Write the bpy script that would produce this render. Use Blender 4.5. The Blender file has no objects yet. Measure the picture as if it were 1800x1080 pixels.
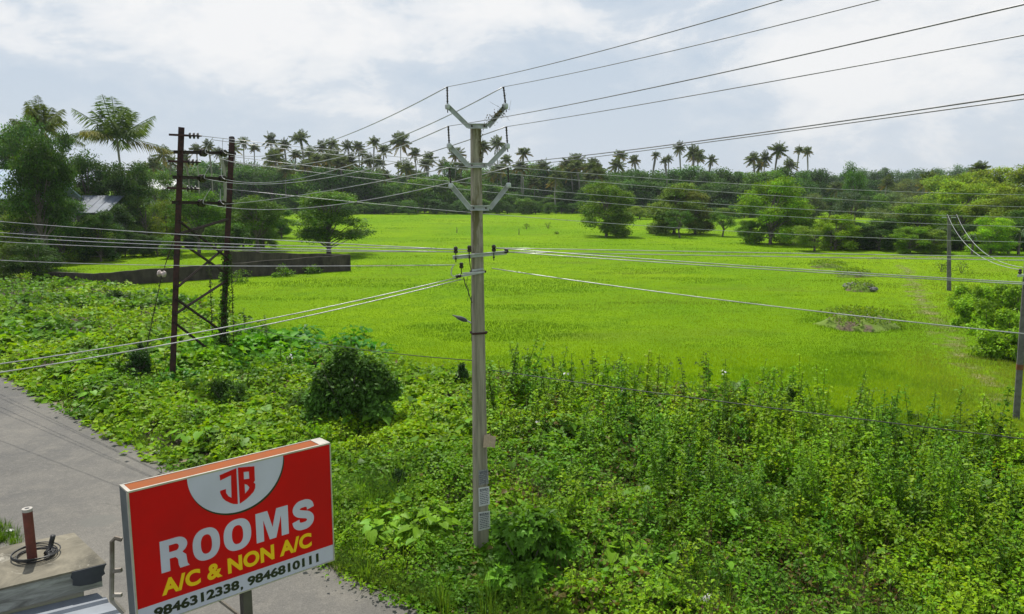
import bpy, math, random
import numpy as np
from mathutils import Vector, Matrix
R_ = math.radians
rng = np.random.default_rng(7)
random.seed(7)
S = bpy.context.scene
COL = S.collection

# ---------------------------------------------------------------- camera
CZ = 6.9
FPX = 1400.0                      # focal length in pixels of an 1800 px wide picture
TH = R_(8.73)
cT, sT = math.cos(TH), math.sin(TH)
cam = bpy.data.cameras.new('camera')
cam.sensor_width = 36.0
cam.lens = 36.0 * FPX / 1800.0
cam.clip_start = 0.05
cam.clip_end = 6000
camo = bpy.data.objects.new('camera', cam)
COL.objects.link(camo)
camo.location = (0, 0, CZ)
camo.rotation_euler = (R_(90) - TH, 0, 0)
S.camera = camo

# ---------------------------------------------------------------- light
SUN_EL, SUN_AZ = R_(62), R_(-24)            # azimuth from +Y (ahead of the camera) towards +X
sd = Vector((math.sin(SUN_AZ) * math.cos(SUN_EL), math.cos(SUN_AZ) * math.cos(SUN_EL), math.sin(SUN_EL)))
sun = bpy.data.lights.new('sun', 'SUN')
sun.energy = 5.0
sun.angle = R_(0.6)
sun.color = (1.0, 0.955, 0.87)
suno = bpy.data.objects.new('sun', sun)
suno.rotation_euler = sd.to_track_quat('Z', 'Y').to_euler()
suno.location = (0, 0, 30)
COL.objects.link(suno)

w = bpy.data.worlds.new('World')
S.world = w
w.use_nodes = True
nt = w.node_tree
nt.nodes.clear()
def math_(t, op, a, b=None, clamp=False):
    n = t.nodes.new('ShaderNodeMath'); n.operation = op; n.use_clamp = clamp
    for i, x in enumerate((a, b)):
        if x is None: continue
        if isinstance(x, (int, float)): n.inputs[i].default_value = x
        else: t.links.new(x, n.inputs[i])
    return n.outputs[0]
def mixc(t, f, a, b, blend='MIX'):
    n = t.nodes.new('ShaderNodeMix'); n.data_type = 'RGBA'; n.blend_type = blend
    for i, x in ((0, f), (6, a), (7, b)):
        if isinstance(x, (int, float)): n.inputs[i].default_value = x
        elif isinstance(x, tuple): n.inputs[i].default_value = x if len(x) == 4 else (*x, 1)
        else: t.links.new(x, n.inputs[i])
    return n.outputs[2]
def ramp(t, f, stops):
    n = t.nodes.new('ShaderNodeValToRGB')
    e = n.color_ramp.elements
    while len(e) < len(stops): e.new(0.5)
    for k, (p, c) in enumerate(stops):
        e[k].position = p
        e[k].color = (c, c, c, 1) if isinstance(c, (int, float)) else (*c, 1)
    if f is not None: t.links.new(f, n.inputs[0])
    return n.outputs[0]
def noise(t, vec, scale, detail=4, rough=0.55, dist=0.0):
    n = t.nodes.new('ShaderNodeTexNoise')
    n.inputs['Scale'].default_value = scale
    n.inputs['Detail'].default_value = detail
    n.inputs['Roughness'].default_value = rough
    n.inputs['Distortion'].default_value = dist
    if vec is not None: t.links.new(vec, n.inputs['Vector'])
    return n.outputs[0]

sky = nt.nodes.new('ShaderNodeTexSky')
sky.sky_type = 'NISHITA'
sky.sun_disc = False
sky.sun_elevation = SUN_EL
sky.sun_rotation = SUN_AZ
sky.dust_density = 2.5
tc = nt.nodes.new('ShaderNodeTexCoord')
sep = nt.nodes.new('ShaderNodeSeparateXYZ')
nt.links.new(tc.outputs['Generated'], sep.inputs[0])
zc = math_(nt, 'ADD', math_(nt, 'MAXIMUM', sep.outputs[2], 0.0), 0.30)
cmb = nt.nodes.new('ShaderNodeCombineXYZ')
nt.links.new(math_(nt, 'DIVIDE', sep.outputs[0], zc), cmb.inputs[0])
nt.links.new(math_(nt, 'DIVIDE', sep.outputs[1], zc), cmb.inputs[1])
pm = nt.nodes.new('ShaderNodeVectorMath'); pm.operation = 'MULTIPLY'; pm.inputs[1].default_value = (1, 1, 2.0)
nt.links.new(tc.outputs['Generated'], pm.inputs[0])
cv = pm.outputs[0]
# where the brighter cloud banks of this sky lie, as directions
def blob(px, py, r, st):
    u, v = (px - 900) / FPX, (py - 540) / FPX
    d = Vector((u, cT - v * sT, -sT - v * cT)).normalized()
    n = nt.nodes.new('ShaderNodeVectorMath'); n.operation = 'DISTANCE'
    sc_ = nt.nodes.new('ShaderNodeVectorMath'); sc_.operation = 'MULTIPLY'
    sc_.inputs[1].default_value = (1, 1, 1.9)
    nt.links.new(tc.outputs['Generated'], sc_.inputs[0])
    nt.links.new(sc_.outputs[0], n.inputs[0])
    n.inputs[1].default_value = (d.x, d.y, d.z * 1.9)
    m = nt.nodes.new('ShaderNodeMapRange')
    m.inputs['From Min'].default_value = r; m.inputs['From Max'].default_value = 0
    m.inputs['To Min'].default_value = 0; m.inputs['To Max'].default_value = st
    nt.links.new(n.outputs['Value'], m.inputs['Value'])
    return m.outputs[0]
n1 = noise(nt, cv, 6.5, 11, 0.62, 0.2)
n2 = noise(nt, cv, 2.0, 3, 0.5)
dens = math_(nt, 'ADD', math_(nt, 'MULTIPLY', n1, 0.62), math_(nt, 'MULTIPLY', n2, 0.38))
for b_ in ((300, 40, 0.22, 0.10), (560, 75, 0.26, 0.13), (700, 105, 0.10, 0.06), (930, 25, 0.17, 0.10), (1640, 90, 0.36, 0.13), (1450, 30, 0.2, 0.06), (120, 210, 0.2, 0.05), (100, 40, 0.12, 0.07),
           (1120, 150, 0.22, -0.05), (480, 190, 0.28, -0.08), (820, 130, 0.14, -0.04), (60, 120, 0.16, -0.05)):
    dens = math_(nt, 'ADD', dens, blob(*b_))
bright = ramp(nt, dens, [(0.45, 0.0), (0.53, 0.25), (0.58, 0.70), (0.66, 1.0)])
grey = (0.56, 0.655, 0.765)
white = (0.95, 0.95, 0.95)
ccol = mixc(nt, bright, grey, white)
# paler towards the horizon
hz = ramp(nt, sep.outputs[2], [(0.0, 1.0), (0.13, 0.25), (0.32, 0.0)])
ccol = mixc(nt, math_(nt, 'MULTIPLY', hz, 0.5), ccol, (0.72, 0.77, 0.83))
cover = ramp(nt, noise(nt, cv, 1.5, 5, 0.6), [(0.30, 0.80), (0.5, 0.95)])
skys = nt.nodes.new('ShaderNodeVectorMath'); skys.operation = 'SCALE'; skys.inputs['Scale'].default_value = 0.10
nt.links.new(sky.outputs[0], skys.inputs[0])
fin = mixc(nt, cover, skys.outputs[0], ccol)
bg = nt.nodes.new('ShaderNodeBackground')
bg.inputs['Strength'].default_value = 1.0
nt.links.new(fin, bg.inputs['Color'])
wo = nt.nodes.new('ShaderNodeOutputWorld')
nt.links.new(bg.outputs[0], wo.inputs[0])

S.view_settings.view_transform = 'Standard'
S.view_settings.look = 'None'
S.view_settings.gamma = 1
S.view_settings.exposure = 0.0
S.view_settings.use_curve_mapping = False
S.render.engine = 'CYCLES'
S.cycles.max_bounces = 6
S.cycles.diffuse_bounces = 3
S.cycles.glossy_bounces = 2
S.cycles.transmission_bounces = 4
S.cycles.transparent_max_bounces = 8
S.cycles.volume_bounces = 0
S.cycles.use_denoising = True
S.cycles.caustics_reflective = False
S.cycles.caustics_refractive = False

# ---------------------------------------------------------------- geometry helpers
def ray(px, py):
    u, v = (px - 900) / FPX, (py - 540) / FPX
    return Vector((u, cT - v * sT, -sT - v * cT))
def gp(px, py, z=0.0):
    r = ray(px, py)
    return Vector((0, 0, CZ)) + r * ((z - CZ) / r.z)
def ay(px, py, Y):
    r = ray(px, py)
    return Vector((0, 0, CZ)) + r * (Y / r.y)
def gpn(px, py):
    u, v = (px - 900) / FPX, (py - 540) / FPX
    rz = -sT - v * cT
    t = -CZ / rz
    return u * t, (cT - v * sT) * t

def vnoise(x, y, sc, seed):
    """smooth value noise in 0..1, vectorised"""
    x = np.asarray(x, float) / sc; y = np.asarray(y, float) / sc
    xi = np.floor(x).astype(np.int64); yi = np.floor(y).astype(np.int64)
    fx = x - xi; fy = y - yi
    fx = fx * fx * (3 - 2 * fx); fy = fy * fy * (3 - 2 * fy)
    def h(a, b):
        n = (a * 374761393 + b * 668265263 + seed * 1442695041) & 0xFFFFFFFF
        n = ((n ^ (n >> 13)) * 1274126177) & 0xFFFFFFFF
        return ((n ^ (n >> 16)) & 0xFFFF) / 65535.0
    return (h(xi, yi) * (1 - fx) + h(xi + 1, yi) * fx) * (1 - fy) + (h(xi, yi + 1) * (1 - fx) + h(xi + 1, yi + 1) * fx) * fy

def fbm(x, y, sc, seed, o=3):
    t = 0; a = 0.5; s_ = 0
    for k in range(o):
        t = t + a * vnoise(x, y, sc / 2 ** k, seed + k); s_ += a; a *= 0.55
    return t / s_

def link(name, me, mat=None, parent=None):
    o = bpy.data.objects.new(name, me)
    COL.objects.link(o)
    if mat is not None and me is not None and len(me.materials) == 0: me.materials.append(mat)
    if parent is not None: o.parent = parent
    return o
def tag(o, label=None, cat=None, group=None, kind=None):
    if label: o['label'] = label
    if cat: o['category'] = cat
    if group: o['group'] = group
    if kind: o['kind'] = kind
    return o
def thing(name, label, cat, loc=(0, 0, 0), group=None, rz=0.0):
    o = bpy.data.objects.new(name, None)
    o.empty_display_size = 0.1
    COL.objects.link(o)
    o.location = loc
    o.rotation_euler = (0, 0, rz)
    return tag(o, label, cat, group)

class MB:
    """collects shapes (in world or local coordinates) into ONE mesh"""
    def __init__(s): s.v = []; s.f = []; s.o = Vector((0, 0, 0)); s.sm = False
    def at(s, o): s.o = Vector(o); return s
    def add(s, vs, fs):
        n = len(s.v)
        s.v += [tuple(Vector(p) - s.o) for p in vs]
        s.f += [tuple(i + n for i in f) for f in fs]
        return s
    def box(s, c, d, ax=None, ay_=None, az=None):
        c = Vector(c)
        ax = Vector(ax or (1, 0, 0)).normalized(); az = Vector(az or (0, 0, 1)).normalized()
        ay_ = Vector(ay_).normalized() if ay_ else az.cross(ax).normalized()
        x, y, z = ax * d[0] / 2, ay_ * d[1] / 2, az * d[2] / 2
        vs = [c - x - y - z, c + x - y - z, c + x + y - z, c - x + y - z, c - x - y + z, c + x - y + z, c + x + y + z, c - x + y + z]
        return s.add(vs, [(3, 2, 1, 0), (4, 5, 6, 7), (0, 1, 5, 4), (1, 2, 6, 5), (2, 3, 7, 6), (3, 0, 4, 7)])
    def bar(s, a, b, w, h, up=(0, 0, 1)):
        a, b = Vector(a), Vector(b)
        d = (b - a)
        x = d.normalized(); y = Vector(up).cross(x)
        if y.length < 1e-4: y = Vector((0, 1, 0)).cross(x)
        y.normalize(); z = x.cross(y)
        return s.box((a + b) / 2, (d.length, w, h), x, y, z)
    def tube(s, pts, r, n=8, cap=True):
        pts = [Vector(p) for p in pts]
        m = len(pts)
        rs = r if isinstance(r, (list, tuple)) else [r] * m
        vs = []; fs = []
        prev = None
        for i, p in enumerate(pts):
            t = (pts[min(i + 1, m - 1)] - pts[max(i - 1, 0)]).normalized()
            if prev is None:
                a = t.cross(Vector((0, 0, 1)))
                if a.length < 0.05: a = t.cross(Vector((1, 0, 0)))
            else:
                a = prev - t * prev.dot(t)
            a.normalize(); prev = a
            b = t.cross(a)
            for k in range(n):
                an = 2 * math.pi * k / n
                vs.append(p + (a * math.cos(an) + b * math.sin(an)) * rs[i])
        for i in range(m - 1):
            for k in range(n):
                k2 = (k + 1) % n
                fs.append((i * n + k, i * n + k2, (i + 1) * n + k2, (i + 1) * n + k))
        if cap:
            fs.append(tuple(range(n))[::-1]); fs.append(tuple((m - 1) * n + k for k in range(n)))
        return s.add(vs, fs)
    def lathe(s, base, axis, prof, n=14):
        """prof: list of (radius, height along axis)"""
        base = Vector(base); ax = Vector(axis).normalized()
        a = ax.cross(Vector((0, 0, 1)))
        if a.length < 0.05: a = ax.cross(Vector((1, 0, 0)))
        a.normalize(); b = ax.cross(a)
        vs = []; fs = []
        for (r, h) in prof:
            for k in range(n):
                an = 2 * math.pi * k / n
                vs.append(base + ax * h + (a * math.cos(an) + b * math.sin(an)) * r)
        for i in range(len(prof) - 1):
            for k in range(n):
                k2 = (k + 1) % n
                fs.append((i * n + k, i * n + k2, (i + 1) * n + k2, (i + 1) * n + k))
        fs.append(tuple(range(n))[::-1]); fs.append(tuple((len(prof) - 1) * n + k for k in range(n)))
        return s.add(vs, fs)
    def mesh(s, name, smooth=False):
        me = bpy.data.meshes.new(name)
        me.from_pydata(s.v, [], s.f)
        me.update()
        if smooth:
            me.polygons.foreach_set('use_smooth', [True] * len(me.polygons))
        return me
    def build(s, name, mat, parent=None, smooth=False, bevel=0.0):
        o = link(name, s.mesh(name, smooth), mat, parent)
        if bevel:
            m = o.modifiers.new('bevel', 'BEVEL'); m.width = bevel; m.segments = 2; m.limit_method = 'ANGLE'
        return o

def np_mesh(name, V, F, C=None, smooth=False):
    """V (n,3), F (m,3) triangles, C (n,3) colours per vertex"""
    me = bpy.data.meshes.new(name)
    V = np.ascontiguousarray(V, np.float32); F = np.ascontiguousarray(F, np.int32)
    m = len(F)
    me.vertices.add(len(V)); me.loops.add(3 * m); me.polygons.add(m)
    me.vertices.foreach_set('co', V.ravel())
    me.loops.foreach_set('vertex_index', F.ravel())
    me.polygons.foreach_set('loop_start', np.arange(0, 3 * m, 3, dtype=np.int32))
    if C is not None:
        a = me.attributes.new('col', 'FLOAT_COLOR', 'POINT')
        a.data.foreach_set('color', np.ascontiguousarray(np.hstack([C, np.ones((len(C), 1))]), np.float32).ravel())
    me.update(calc_edges=True)
    if smooth: me.polygons.foreach_set('use_smooth', np.ones(m, bool))
    return me

class LB:
    """leaf buffer: arrays of leaves and stems"""
    def __init__(s): s.V = []; s.F = []; s.C = []; s.n = 0
    def raw(s, V, F, C):
        s.V.append(V); s.F.append(F + s.n); s.C.append(C); s.n += len(V)
    def leaves(s, P, D, Nn, L, W, C, wide=0.42, fold=0.18, droop=0.0):
        """P base, D direction, Nn normal, L length, W width; a folded diamond of two triangles"""
        m = len(P)
        if m == 0: return
        D = D / (np.linalg.norm(D, axis=1, keepdims=True) + 1e-9)
        B = np.cross(D, Nn); B /= (np.linalg.norm(B, axis=1, keepdims=True) + 1e-9)
        U = np.cross(B, D)
        L = np.broadcast_to(np.asarray(L, float), (m,))[:, None]; W = np.broadcast_to(np.asarray(W, float), (m,))[:, None]
        mid = P + D * L * wide + U * W * fold
        V = np.stack([P, mid + B * W * 0.5, P + D * L - U * L * droop, mid - B * W * 0.5], 1).reshape(-1, 3)
        k = np.arange(m)[:, None] * 4
        F = np.concatenate([k + [0, 1, 2], k + [0, 2, 3]], 0)
        s.raw(V, F, np.repeat(C, 4, 0))
    def blades(s, P, D, L, W, C, bend):
        """grass blades: two triangles narrow to a tip; D leaning direction (unit, horizontal), bend"""
        m = len(P)
        if m == 0: return
        Z = np.array([0, 0, 1.0])
        B = np.stack([-D[:, 1], D[:, 0], 0 * D[:, 0]], 1)
        L = L[:, None]; W = W[:, None]; bend = bend[:, None]
        m1 = P + Z * L * 0.55 + D * L * bend * 0.3
        tip = P + Z * L * (1 - 0.35 * bend) + D * L * bend
        V = np.stack([P - B * W * 0.5, P + B * W * 0.5, m1 + B * W * 0.38, m1 - B * W * 0.38, tip], 1).reshape(-1, 3)
        k = np.arange(m)[:, None] * 5
        F = np.concatenate([k + [0, 1, 2], k + [0, 2, 3], k + [3, 2, 4]], 0)
        s.raw(V, F, np.repeat(C, 5, 0))
    def sticks(s, A, Bp, r, C):
        """thin three-sided stems from A to B"""
        m = len(A)
        if m == 0: return
        D = Bp - A; D = D / (np.linalg.norm(D, axis=1, keepdims=True) + 1e-9)
        X = np.cross(D, np.array([0.3, 0.9, 0.1])); X /= (np.linalg.norm(X, axis=1, keepdims=True) + 1e-9)
        Y = np.cross(D, X)
        r = np.broadcast_to(np.asarray(r, float), (m,))[:, None]
        vs = []
        for E_, q in ((A, 1.0), (Bp, 0.55)):
            for an in (0, 2.094, 4.189):
                vs.append(E_ + (X * math.cos(an) + Y * math.sin(an)) * r * q)
        V = np.stack(vs, 1).reshape(-1, 3)
        k = np.arange(m)[:, None] * 6
        F = np.concatenate([k + a for a in ([0, 1, 4], [0, 4, 3], [1, 2, 5], [1, 5, 4], [2, 0, 3], [2, 3, 5])], 0)
        s.raw(V, F, np.repeat(C, 6, 0))
    def mesh(s, name):
        return np_mesh(name, np.concatenate(s.V), np.concatenate(s.F), np.concatenate(s.C))

def rdir(n, up=0.0, spread=1.0):
    a = rng.normal(0, spread, (n, 3)); a[:, 2] += up
    return a / (np.linalg.norm(a, axis=1, keepdims=True) + 1e-9)

# ---------------------------------------------------------------- materials
def newmat(name):
    m = bpy.data.materials.new(name); m.use_nodes = True
    t = m.node_tree; b = t.nodes['Principled BSDF']
    return m, t, b
def plain(name, col, rough=0.6, metal=0.0, var=0.12, scale=6.0, bump=0.0, spec=0.5, col2=None):
    m, t, b = newmat(name)
    tc = t.nodes.new('ShaderNodeTexCoord')
    f = noise(t, tc.outputs['Object'], scale, 6, 0.6)
    c2 = col2 if col2 else tuple(max(0, x * (1 - 3 * var)) for x in col)
    f2 = ramp(t, f, [(0.35, 0.0), (0.62, 1.0)])
    t.links.new(mixc(t, f2, c2, col), b.inputs['Base Color'])
    b.inputs['Roughness'].default_value = rough
    b.inputs['Metallic'].default_value = metal
    b.inputs['Specular IOR Level'].default_value = spec
    if bump:
        bp = t.nodes.new('ShaderNodeBump'); bp.inputs['Strength'].default_value = bump; bp.inputs['Distance'].default_value = 0.02
        t.links.new(noise(t, tc.outputs['Object'], scale * 6, 5, 0.6), bp.inputs['Height'])
        t.links.new(bp.outputs[0], b.inputs['Normal'])
    return m

def foliage(name, trans=0.36, rough=0.5, spec=0.12, use_obj=True):
    m, t, b = newmat(name)
    at = t.nodes.new('ShaderNodeAttribute'); at.attribute_name = 'col'
    c = at.outputs['Color']
    if use_obj:
        oi = t.nodes.new('ShaderNodeObjectInfo')
        c = mixc(t, 1.0, oi.outputs['Color'], c, 'MULTIPLY')
    t.links.new(c, b.inputs['Base Color'])
    b.inputs['Roughness'].default_value = rough
    b.inputs['Specular IOR Level'].default_value = spec
    tr = t.nodes.new('ShaderNodeBsdfTranslucent')
    warm = mixc(t, 1.0, c, (1.25, 1.15, 0.45), 'MULTIPLY')
    t.links.new(warm, tr.inputs['Color'])
    mx = t.nodes.new('ShaderNodeMixShader'); mx.inputs[0].default_value = trans
    t.links.new(b.outputs[0], mx.inputs[1]); t.links.new(tr.outputs[0], mx.inputs[2])
    t.links.new(mx.outputs[0], t.nodes['Material Output'].inputs['Surface'])
    return m
M_leaf = foliage('leaf_tree')
M_herb = foliage('leaf_herb', 0.42, 0.45, 0.13, False)
M_grass = foliage('grass_blade', 0.5, 0.6, 0.05, False)

def attr_mat(name, rough=0.8):
    m, t, b = newmat(name)
    at = t.nodes.new('ShaderNodeAttribute'); at.attribute_name = 'col'
    t.links.new(at.outputs['Color'], b.inputs['Base Color'])
    b.inputs['Roughness'].default_value = rough
    return m
M_bark = plain('bark', (0.17, 0.145, 0.115), 0.9, var=0.2, scale=4)
M_palmbark = plain('palm_bark', (0.30, 0.28, 0.24), 0.9, var=0.15, scale=3)
M_rust = plain('rusty_steel', (0.062, 0.022, 0.016), 0.85, 0.1, scale=9, bump=0.3, col2=(0.022, 0.011, 0.010))
M_brace = plain('dark_rusty_steel', (0.034, 0.015, 0.012), 0.85, 0.1, scale=9, col2=(0.015, 0.009, 0.008))
M_dark = plain('dark_porcelain', (0.030, 0.020, 0.018), 0.25, scale=20)
M_white_pin = plain('white_porcelain', (0.62, 0.50, 0.46), 0.25, scale=20)
M_galv = plain('galvanised_steel', (0.50, 0.53, 0.52), 0.5, 0.2, scale=7, bump=0.08, col2=(0.36, 0.38, 0.37))
M_alu = plain('aluminium_wire', (0.50, 0.50, 0.50), 0.42, 0.55, scale=3)
M_cable = plain('black_cable', (0.02, 0.02, 0.02), 0.5, scale=4)
M_lampcase = plain('lamp_housing', (0.06, 0.06, 0.065), 0.45, 0.2)
M_paper = plain('paper', (0.62, 0.62, 0.60), 0.85, var=0.06, scale=30)
M_ink = plain('ink', (0.16, 0.165, 0.19), 0.9, var=0.2, scale=60)
M_card = plain('brown_card', (0.50, 0.38, 0.27), 0.85, var=0.08, scale=30)

def concrete_pole():
    m, t, b = newmat('pole_concrete')
    tc = t.nodes.new('ShaderNodeTexCoord')
    mp = t.nodes.new('ShaderNodeMapping'); mp.inputs['Scale'].default_value = (14, 14, 0.9)
    t.links.new(tc.outputs['Object'], mp.inputs[0])
    st = ramp(t, noise(t, mp.outputs[0], 1.0, 7, 0.62), [(0.33, 0.0), (0.62, 1.0)])
    c = mixc(t, st, (0.155, 0.140, 0.100), (0.335, 0.305, 0.230))
    mp2 = t.nodes.new('ShaderNodeMapping'); mp2.inputs['Scale'].default_value = (5, 5, 1.3); mp2.inputs['Location'].default_value = (3, 1, 8)
    t.links.new(tc.outputs['Object'], mp2.inputs[0])
    moss = ramp(t, noise(t, mp2.outputs[0], 1.2, 6, 0.65), [(0.45, 0.0), (0.56, 1.0)])
    sp_ = t.nodes.new('ShaderNodeSeparateXYZ'); t.links.new(tc.outputs['Object'], sp_.inputs[0])
    up = ramp(t, math_(t, 'DIVIDE', sp_.outputs[2], 8.0), [(0.60, 0.0), (0.80, 1.0)])
    c = mixc(t, math_(t, 'MULTIPLY', moss, math_(t, 'ADD', math_(t, 'MULTIPLY', up, 0.85), 0.05)), c, (0.095, 0.085, 0.025))
    t.links.new(c, b.inputs['Base Color'])
    b.inputs['Roughness'].default_value = 0.9
    bp = t.nodes.new('ShaderNodeBump'); bp.inputs['Strength'].default_value = 0.4; bp.inputs['Distance'].default_value = 0.01
    t.links.new(noise(t, tc.outputs['Object'], 25, 6, 0.7), bp.inputs['Height']); t.links.new(bp.outputs[0], b.inputs['Normal'])
    return m
M_pole = concrete_pole()

# ---------------------------------------------------------------- ground, road, path
def ground_material():
    m, t, b = newmat('ground')
    g = t.nodes.new('ShaderNodeNewGeometry')
    P = g.outputs['Position']
    a = noise(t, P, 0.045, 5, 0.6, 0.4)
    c = mixc(t, ramp(t, a, [(0.36, 0.0), (0.64, 1.0)]), (0.115, 0.232, 0.004), (0.172, 0.286, 0.004))
    a2 = noise(t, P, 0.5, 6, 0.65)
    c = mixc(t, math_(t, 'MULTIPLY', ramp(t, a2, [(0.46, 0.0), (0.66, 1.0)]), 0.6), c, (0.095, 0.19, 0.008))
    mp = t.nodes.new('ShaderNodeMapping'); mp.inputs['Scale'].default_value = (0.06, 0.22, 1)
    t.links.new(P, mp.inputs[0])
    a3 = noise(t, mp.outputs[0], 1.0, 5, 0.6, 0.5)
    c = mixc(t, math_(t, 'MULTIPLY', ramp(t, a3, [(0.58, 0.0), (0.68, 1.0)]), 0.5), c, (0.12, 0.17, 0.02))
    t.links.new(c, b.inputs['Base Color'])
    b.inputs['Roughness'].default_value = 0.9
    b.inputs['Specular IOR Level'].default_value = 0.03
    bp = t.nodes.new('ShaderNodeBump'); bp.inputs['Strength'].default_value = 0.8; bp.inputs['Distance'].default_value = 0.15
    t.links.new(noise(t, P, 3.0, 6, 0.7), bp.inputs['Height']); t.links.new(bp.outputs[0], b.inputs['Normal'])
    return m
mb = MB()
mb.add([(-1500, -300, 0), (1500, -300, 0), (1500, 2500, 0), (-1500, 2500, 0)], [(0, 1, 2, 3)])
tag(mb.build('ground', ground_material()), kind='structure')

road_px = [(-260, 520), (-120, 590), (0, 655), (75, 698), (150, 740), (230, 781), (315, 825), (385, 870), (450, 920), (520, 962), (585, 1000), (630, 1020), (680, 1040), (725, 1060), (770, 1080), (900, 1150), (1100, 1270)]
road_edge = [gp(*p) for p in road_px]
def asphalt():
    m, t, b = newmat('asphalt')
    g = t.nodes.new('ShaderNodeNewGeometry'); P = g.outputs['Position']
    big = noise(t, P, 0.22, 5, 0.6, 0.3)
    c = mixc(t, ramp(t, big, [(0.38, 0.0), (0.62, 1.0)]), (0.085, 0.081, 0.074), (0.150, 0.138, 0.117))
    dust = noise(t, P, 0.9, 7, 0.7, 0.6)
    c = mixc(t, math_(t, 'MULTIPLY', ramp(t, dust, [(0.50, 0.0), (0.70, 1.0)]), 0.5), c, (0.21, 0.19, 0.155))
    fine = noise(t, P, 45, 3, 0.7)
    c = mixc(t, 0.5, c, mixc(t, ramp(t, fine, [(0.40, 0.0), (0.62, 1.0)]), (0.3, 0.3, 0.3), (1.0, 1.0, 1.0)), 'MULTIPLY')
    vo = t.nodes.new('ShaderNodeTexVoronoi'); vo.feature = 'DISTANCE_TO_EDGE'; vo.inputs['Scale'].default_value = 0.35
    wv = t.nodes.new('ShaderNodeTexNoise'); wv.inputs['Scale'].default_value = 1.6; wv.inputs['Detail'].default_value = 6; t.links.new(P, wv.inputs['Vector'])
    wa = t.nodes.new('ShaderNodeVectorMath'); wa.operation = 'SCALE'; wa.inputs['Scale'].default_value = 1.1; t.links.new(wv.outputs['Color'], wa.inputs[0])
    wb_ = t.nodes.new('ShaderNodeVectorMath'); wb_.operation = 'ADD'; t.links.new(P, wb_.inputs[0]); t.links.new(wa.outputs[0], wb_.inputs[1]); t.links.new(wb_.outputs[0], vo.inputs['Vector'])
    crk = ramp(t, vo.outputs['Distance'], [(0.0, 1.0), (0.012, 0.0)])
    crm = ramp(t, noise(t, P, 0.5, 3, 0.5), [(0.50, 0.0), (0.60, 0.55)])
    c = mixc(t, math_(t, 'MULTIPLY', crk, crm), c, (0.06, 0.055, 0.045))
    gr = noise(t, P, 7.0, 6, 0.75)
    c = mixc(t, math_(t, 'MULTIPLY', ramp(t, gr, [(0.52, 0.0), (0.72, 1.0)]), 0.25), c, (0.28, 0.26, 0.22))
    # old oil stain and scuffs
    d = t.nodes.new('ShaderNodeVectorMath'); d.operation = 'DISTANCE'
    dm = t.nodes.new('ShaderNodeVectorMath'); dm.operation = 'MULTIPLY'; dm.inputs[1].default_value = (1, 1.2, 1)
    dn = t.nodes.new('ShaderNodeVectorMath'); dn.operation = 'ADD'
    wob = t.nodes.new('ShaderNodeTexNoise'); wob.inputs['Scale'].default_value = 2.5
    t.links.new(P, wob.inputs['Vector'])
    wm = t.nodes.new('ShaderNodeVectorMath'); wm.operation = 'SCALE'; wm.inputs['Scale'].default_value = 0.35
    t.links.new(wob.outputs['Color'], wm.inputs[0])
    t.links.new(P, dn.inputs[0]); t.links.new(wm.outputs[0], dn.inputs[1])
    t.links.new(dn.outputs[0], dm.inputs[0]); t.links.new(dm.outputs[0], d.inputs[0])
    q = gp(176, 916)
    d.inputs[1].default_value = (q.x + 0.17, (q.y + 0.17) * 1.2, 0.17)
    st = ramp(t, d.outputs['Value'], [(0.30, 1.0), (0.42, 0.0)])
    c = mixc(t, math_(t, 'MULTIPLY', st, 0.6), c, (0.10, 0.098, 0.085))
    t.links.new(c, b.inputs['Base Color'])
    b.inputs['Roughness'].default_value = 0.72
    b.inputs['Specular IOR Level'].default_value = 0.4
    bp = t.nodes.new('ShaderNodeBump'); bp.inputs['Strength'].default_value = 0.35; bp.inputs['Distance'].default_value = 0.01
    t.links.new(fine, bp.inputs['Height']); t.links.new(bp.outputs[0], b.inputs['Normal'])
    return m
pts = []
for i in range(len(road_edge) - 1):
    a, b_ = road_edge[i], road_edge[i + 1]
    k = max(1, int((b_ - a).length / 0.12))
    for j in range(k):
        p = a.lerp(b_, j / k)
        wv = (fbm(p.x, p.y, 0.9, 5) - 0.5) * 0.30 + (vnoise(p.x, p.y, 0.2, 9) - 0.5) * 0.10
        nrm = Vector((b_.y - a.y, -(b_.x - a.x), 0)).normalized()
        pts.append(p + nrm * float(wv))
vs = [(p.x, p.y, 0.008) for p in pts] + [(pts[-1].x, -60, 0.008), (-120, -60, 0.008), (-120, pts[0].y, 0.008)]
mb = MB(); mb.add(vs, [tuple(range(len(vs)))[::-1]])
ro = mb.build('road', asphalt()); tag(ro, kind='structure')
# dusty soil shoulder along the road and bare soil under the thicket
def soil_mat():
    m, t, b = newmat('soil')
    g = t.nodes.new('ShaderNodeNewGeometry'); P = g.outputs['Position']
    c = mixc(t, ramp(t, noise(t, P, 2.0, 7, 0.7), [(0.35, 0.0), (0.65, 1.0)]), (0.035, 0.030, 0.017), (0.085, 0.062, 0.035))
    t.links.new(c, b.inputs['Base Color']); b.inputs['Roughness'].default_value = 0.95
    return m
M_soil = soil_mat()
M_shoulder = plain('sandy_shoulder', (0.27, 0.22, 0.15), 0.95, scale=1.2, bump=0.5, col2=(0.15, 0.12, 0.08))
mb = MB()
vs = []
for p in pts: vs.append((p.x, p.y, 0.004))
n0 = len(vs)
for i, p in enumerate(pts):
    q = pts[min(i + 4, len(pts) - 1)] - pts[max(i - 4, 0)]
    nrm = Vector((-q.y, q.x, 0)).normalized()
    wd = 0.25 + 0.35 * float(vnoise(p.x, p.y, 0.7, 3))
    vs.append((p.x - nrm.x * 0.25, p.y - nrm.y * 0.25, 0.004)); 
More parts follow.
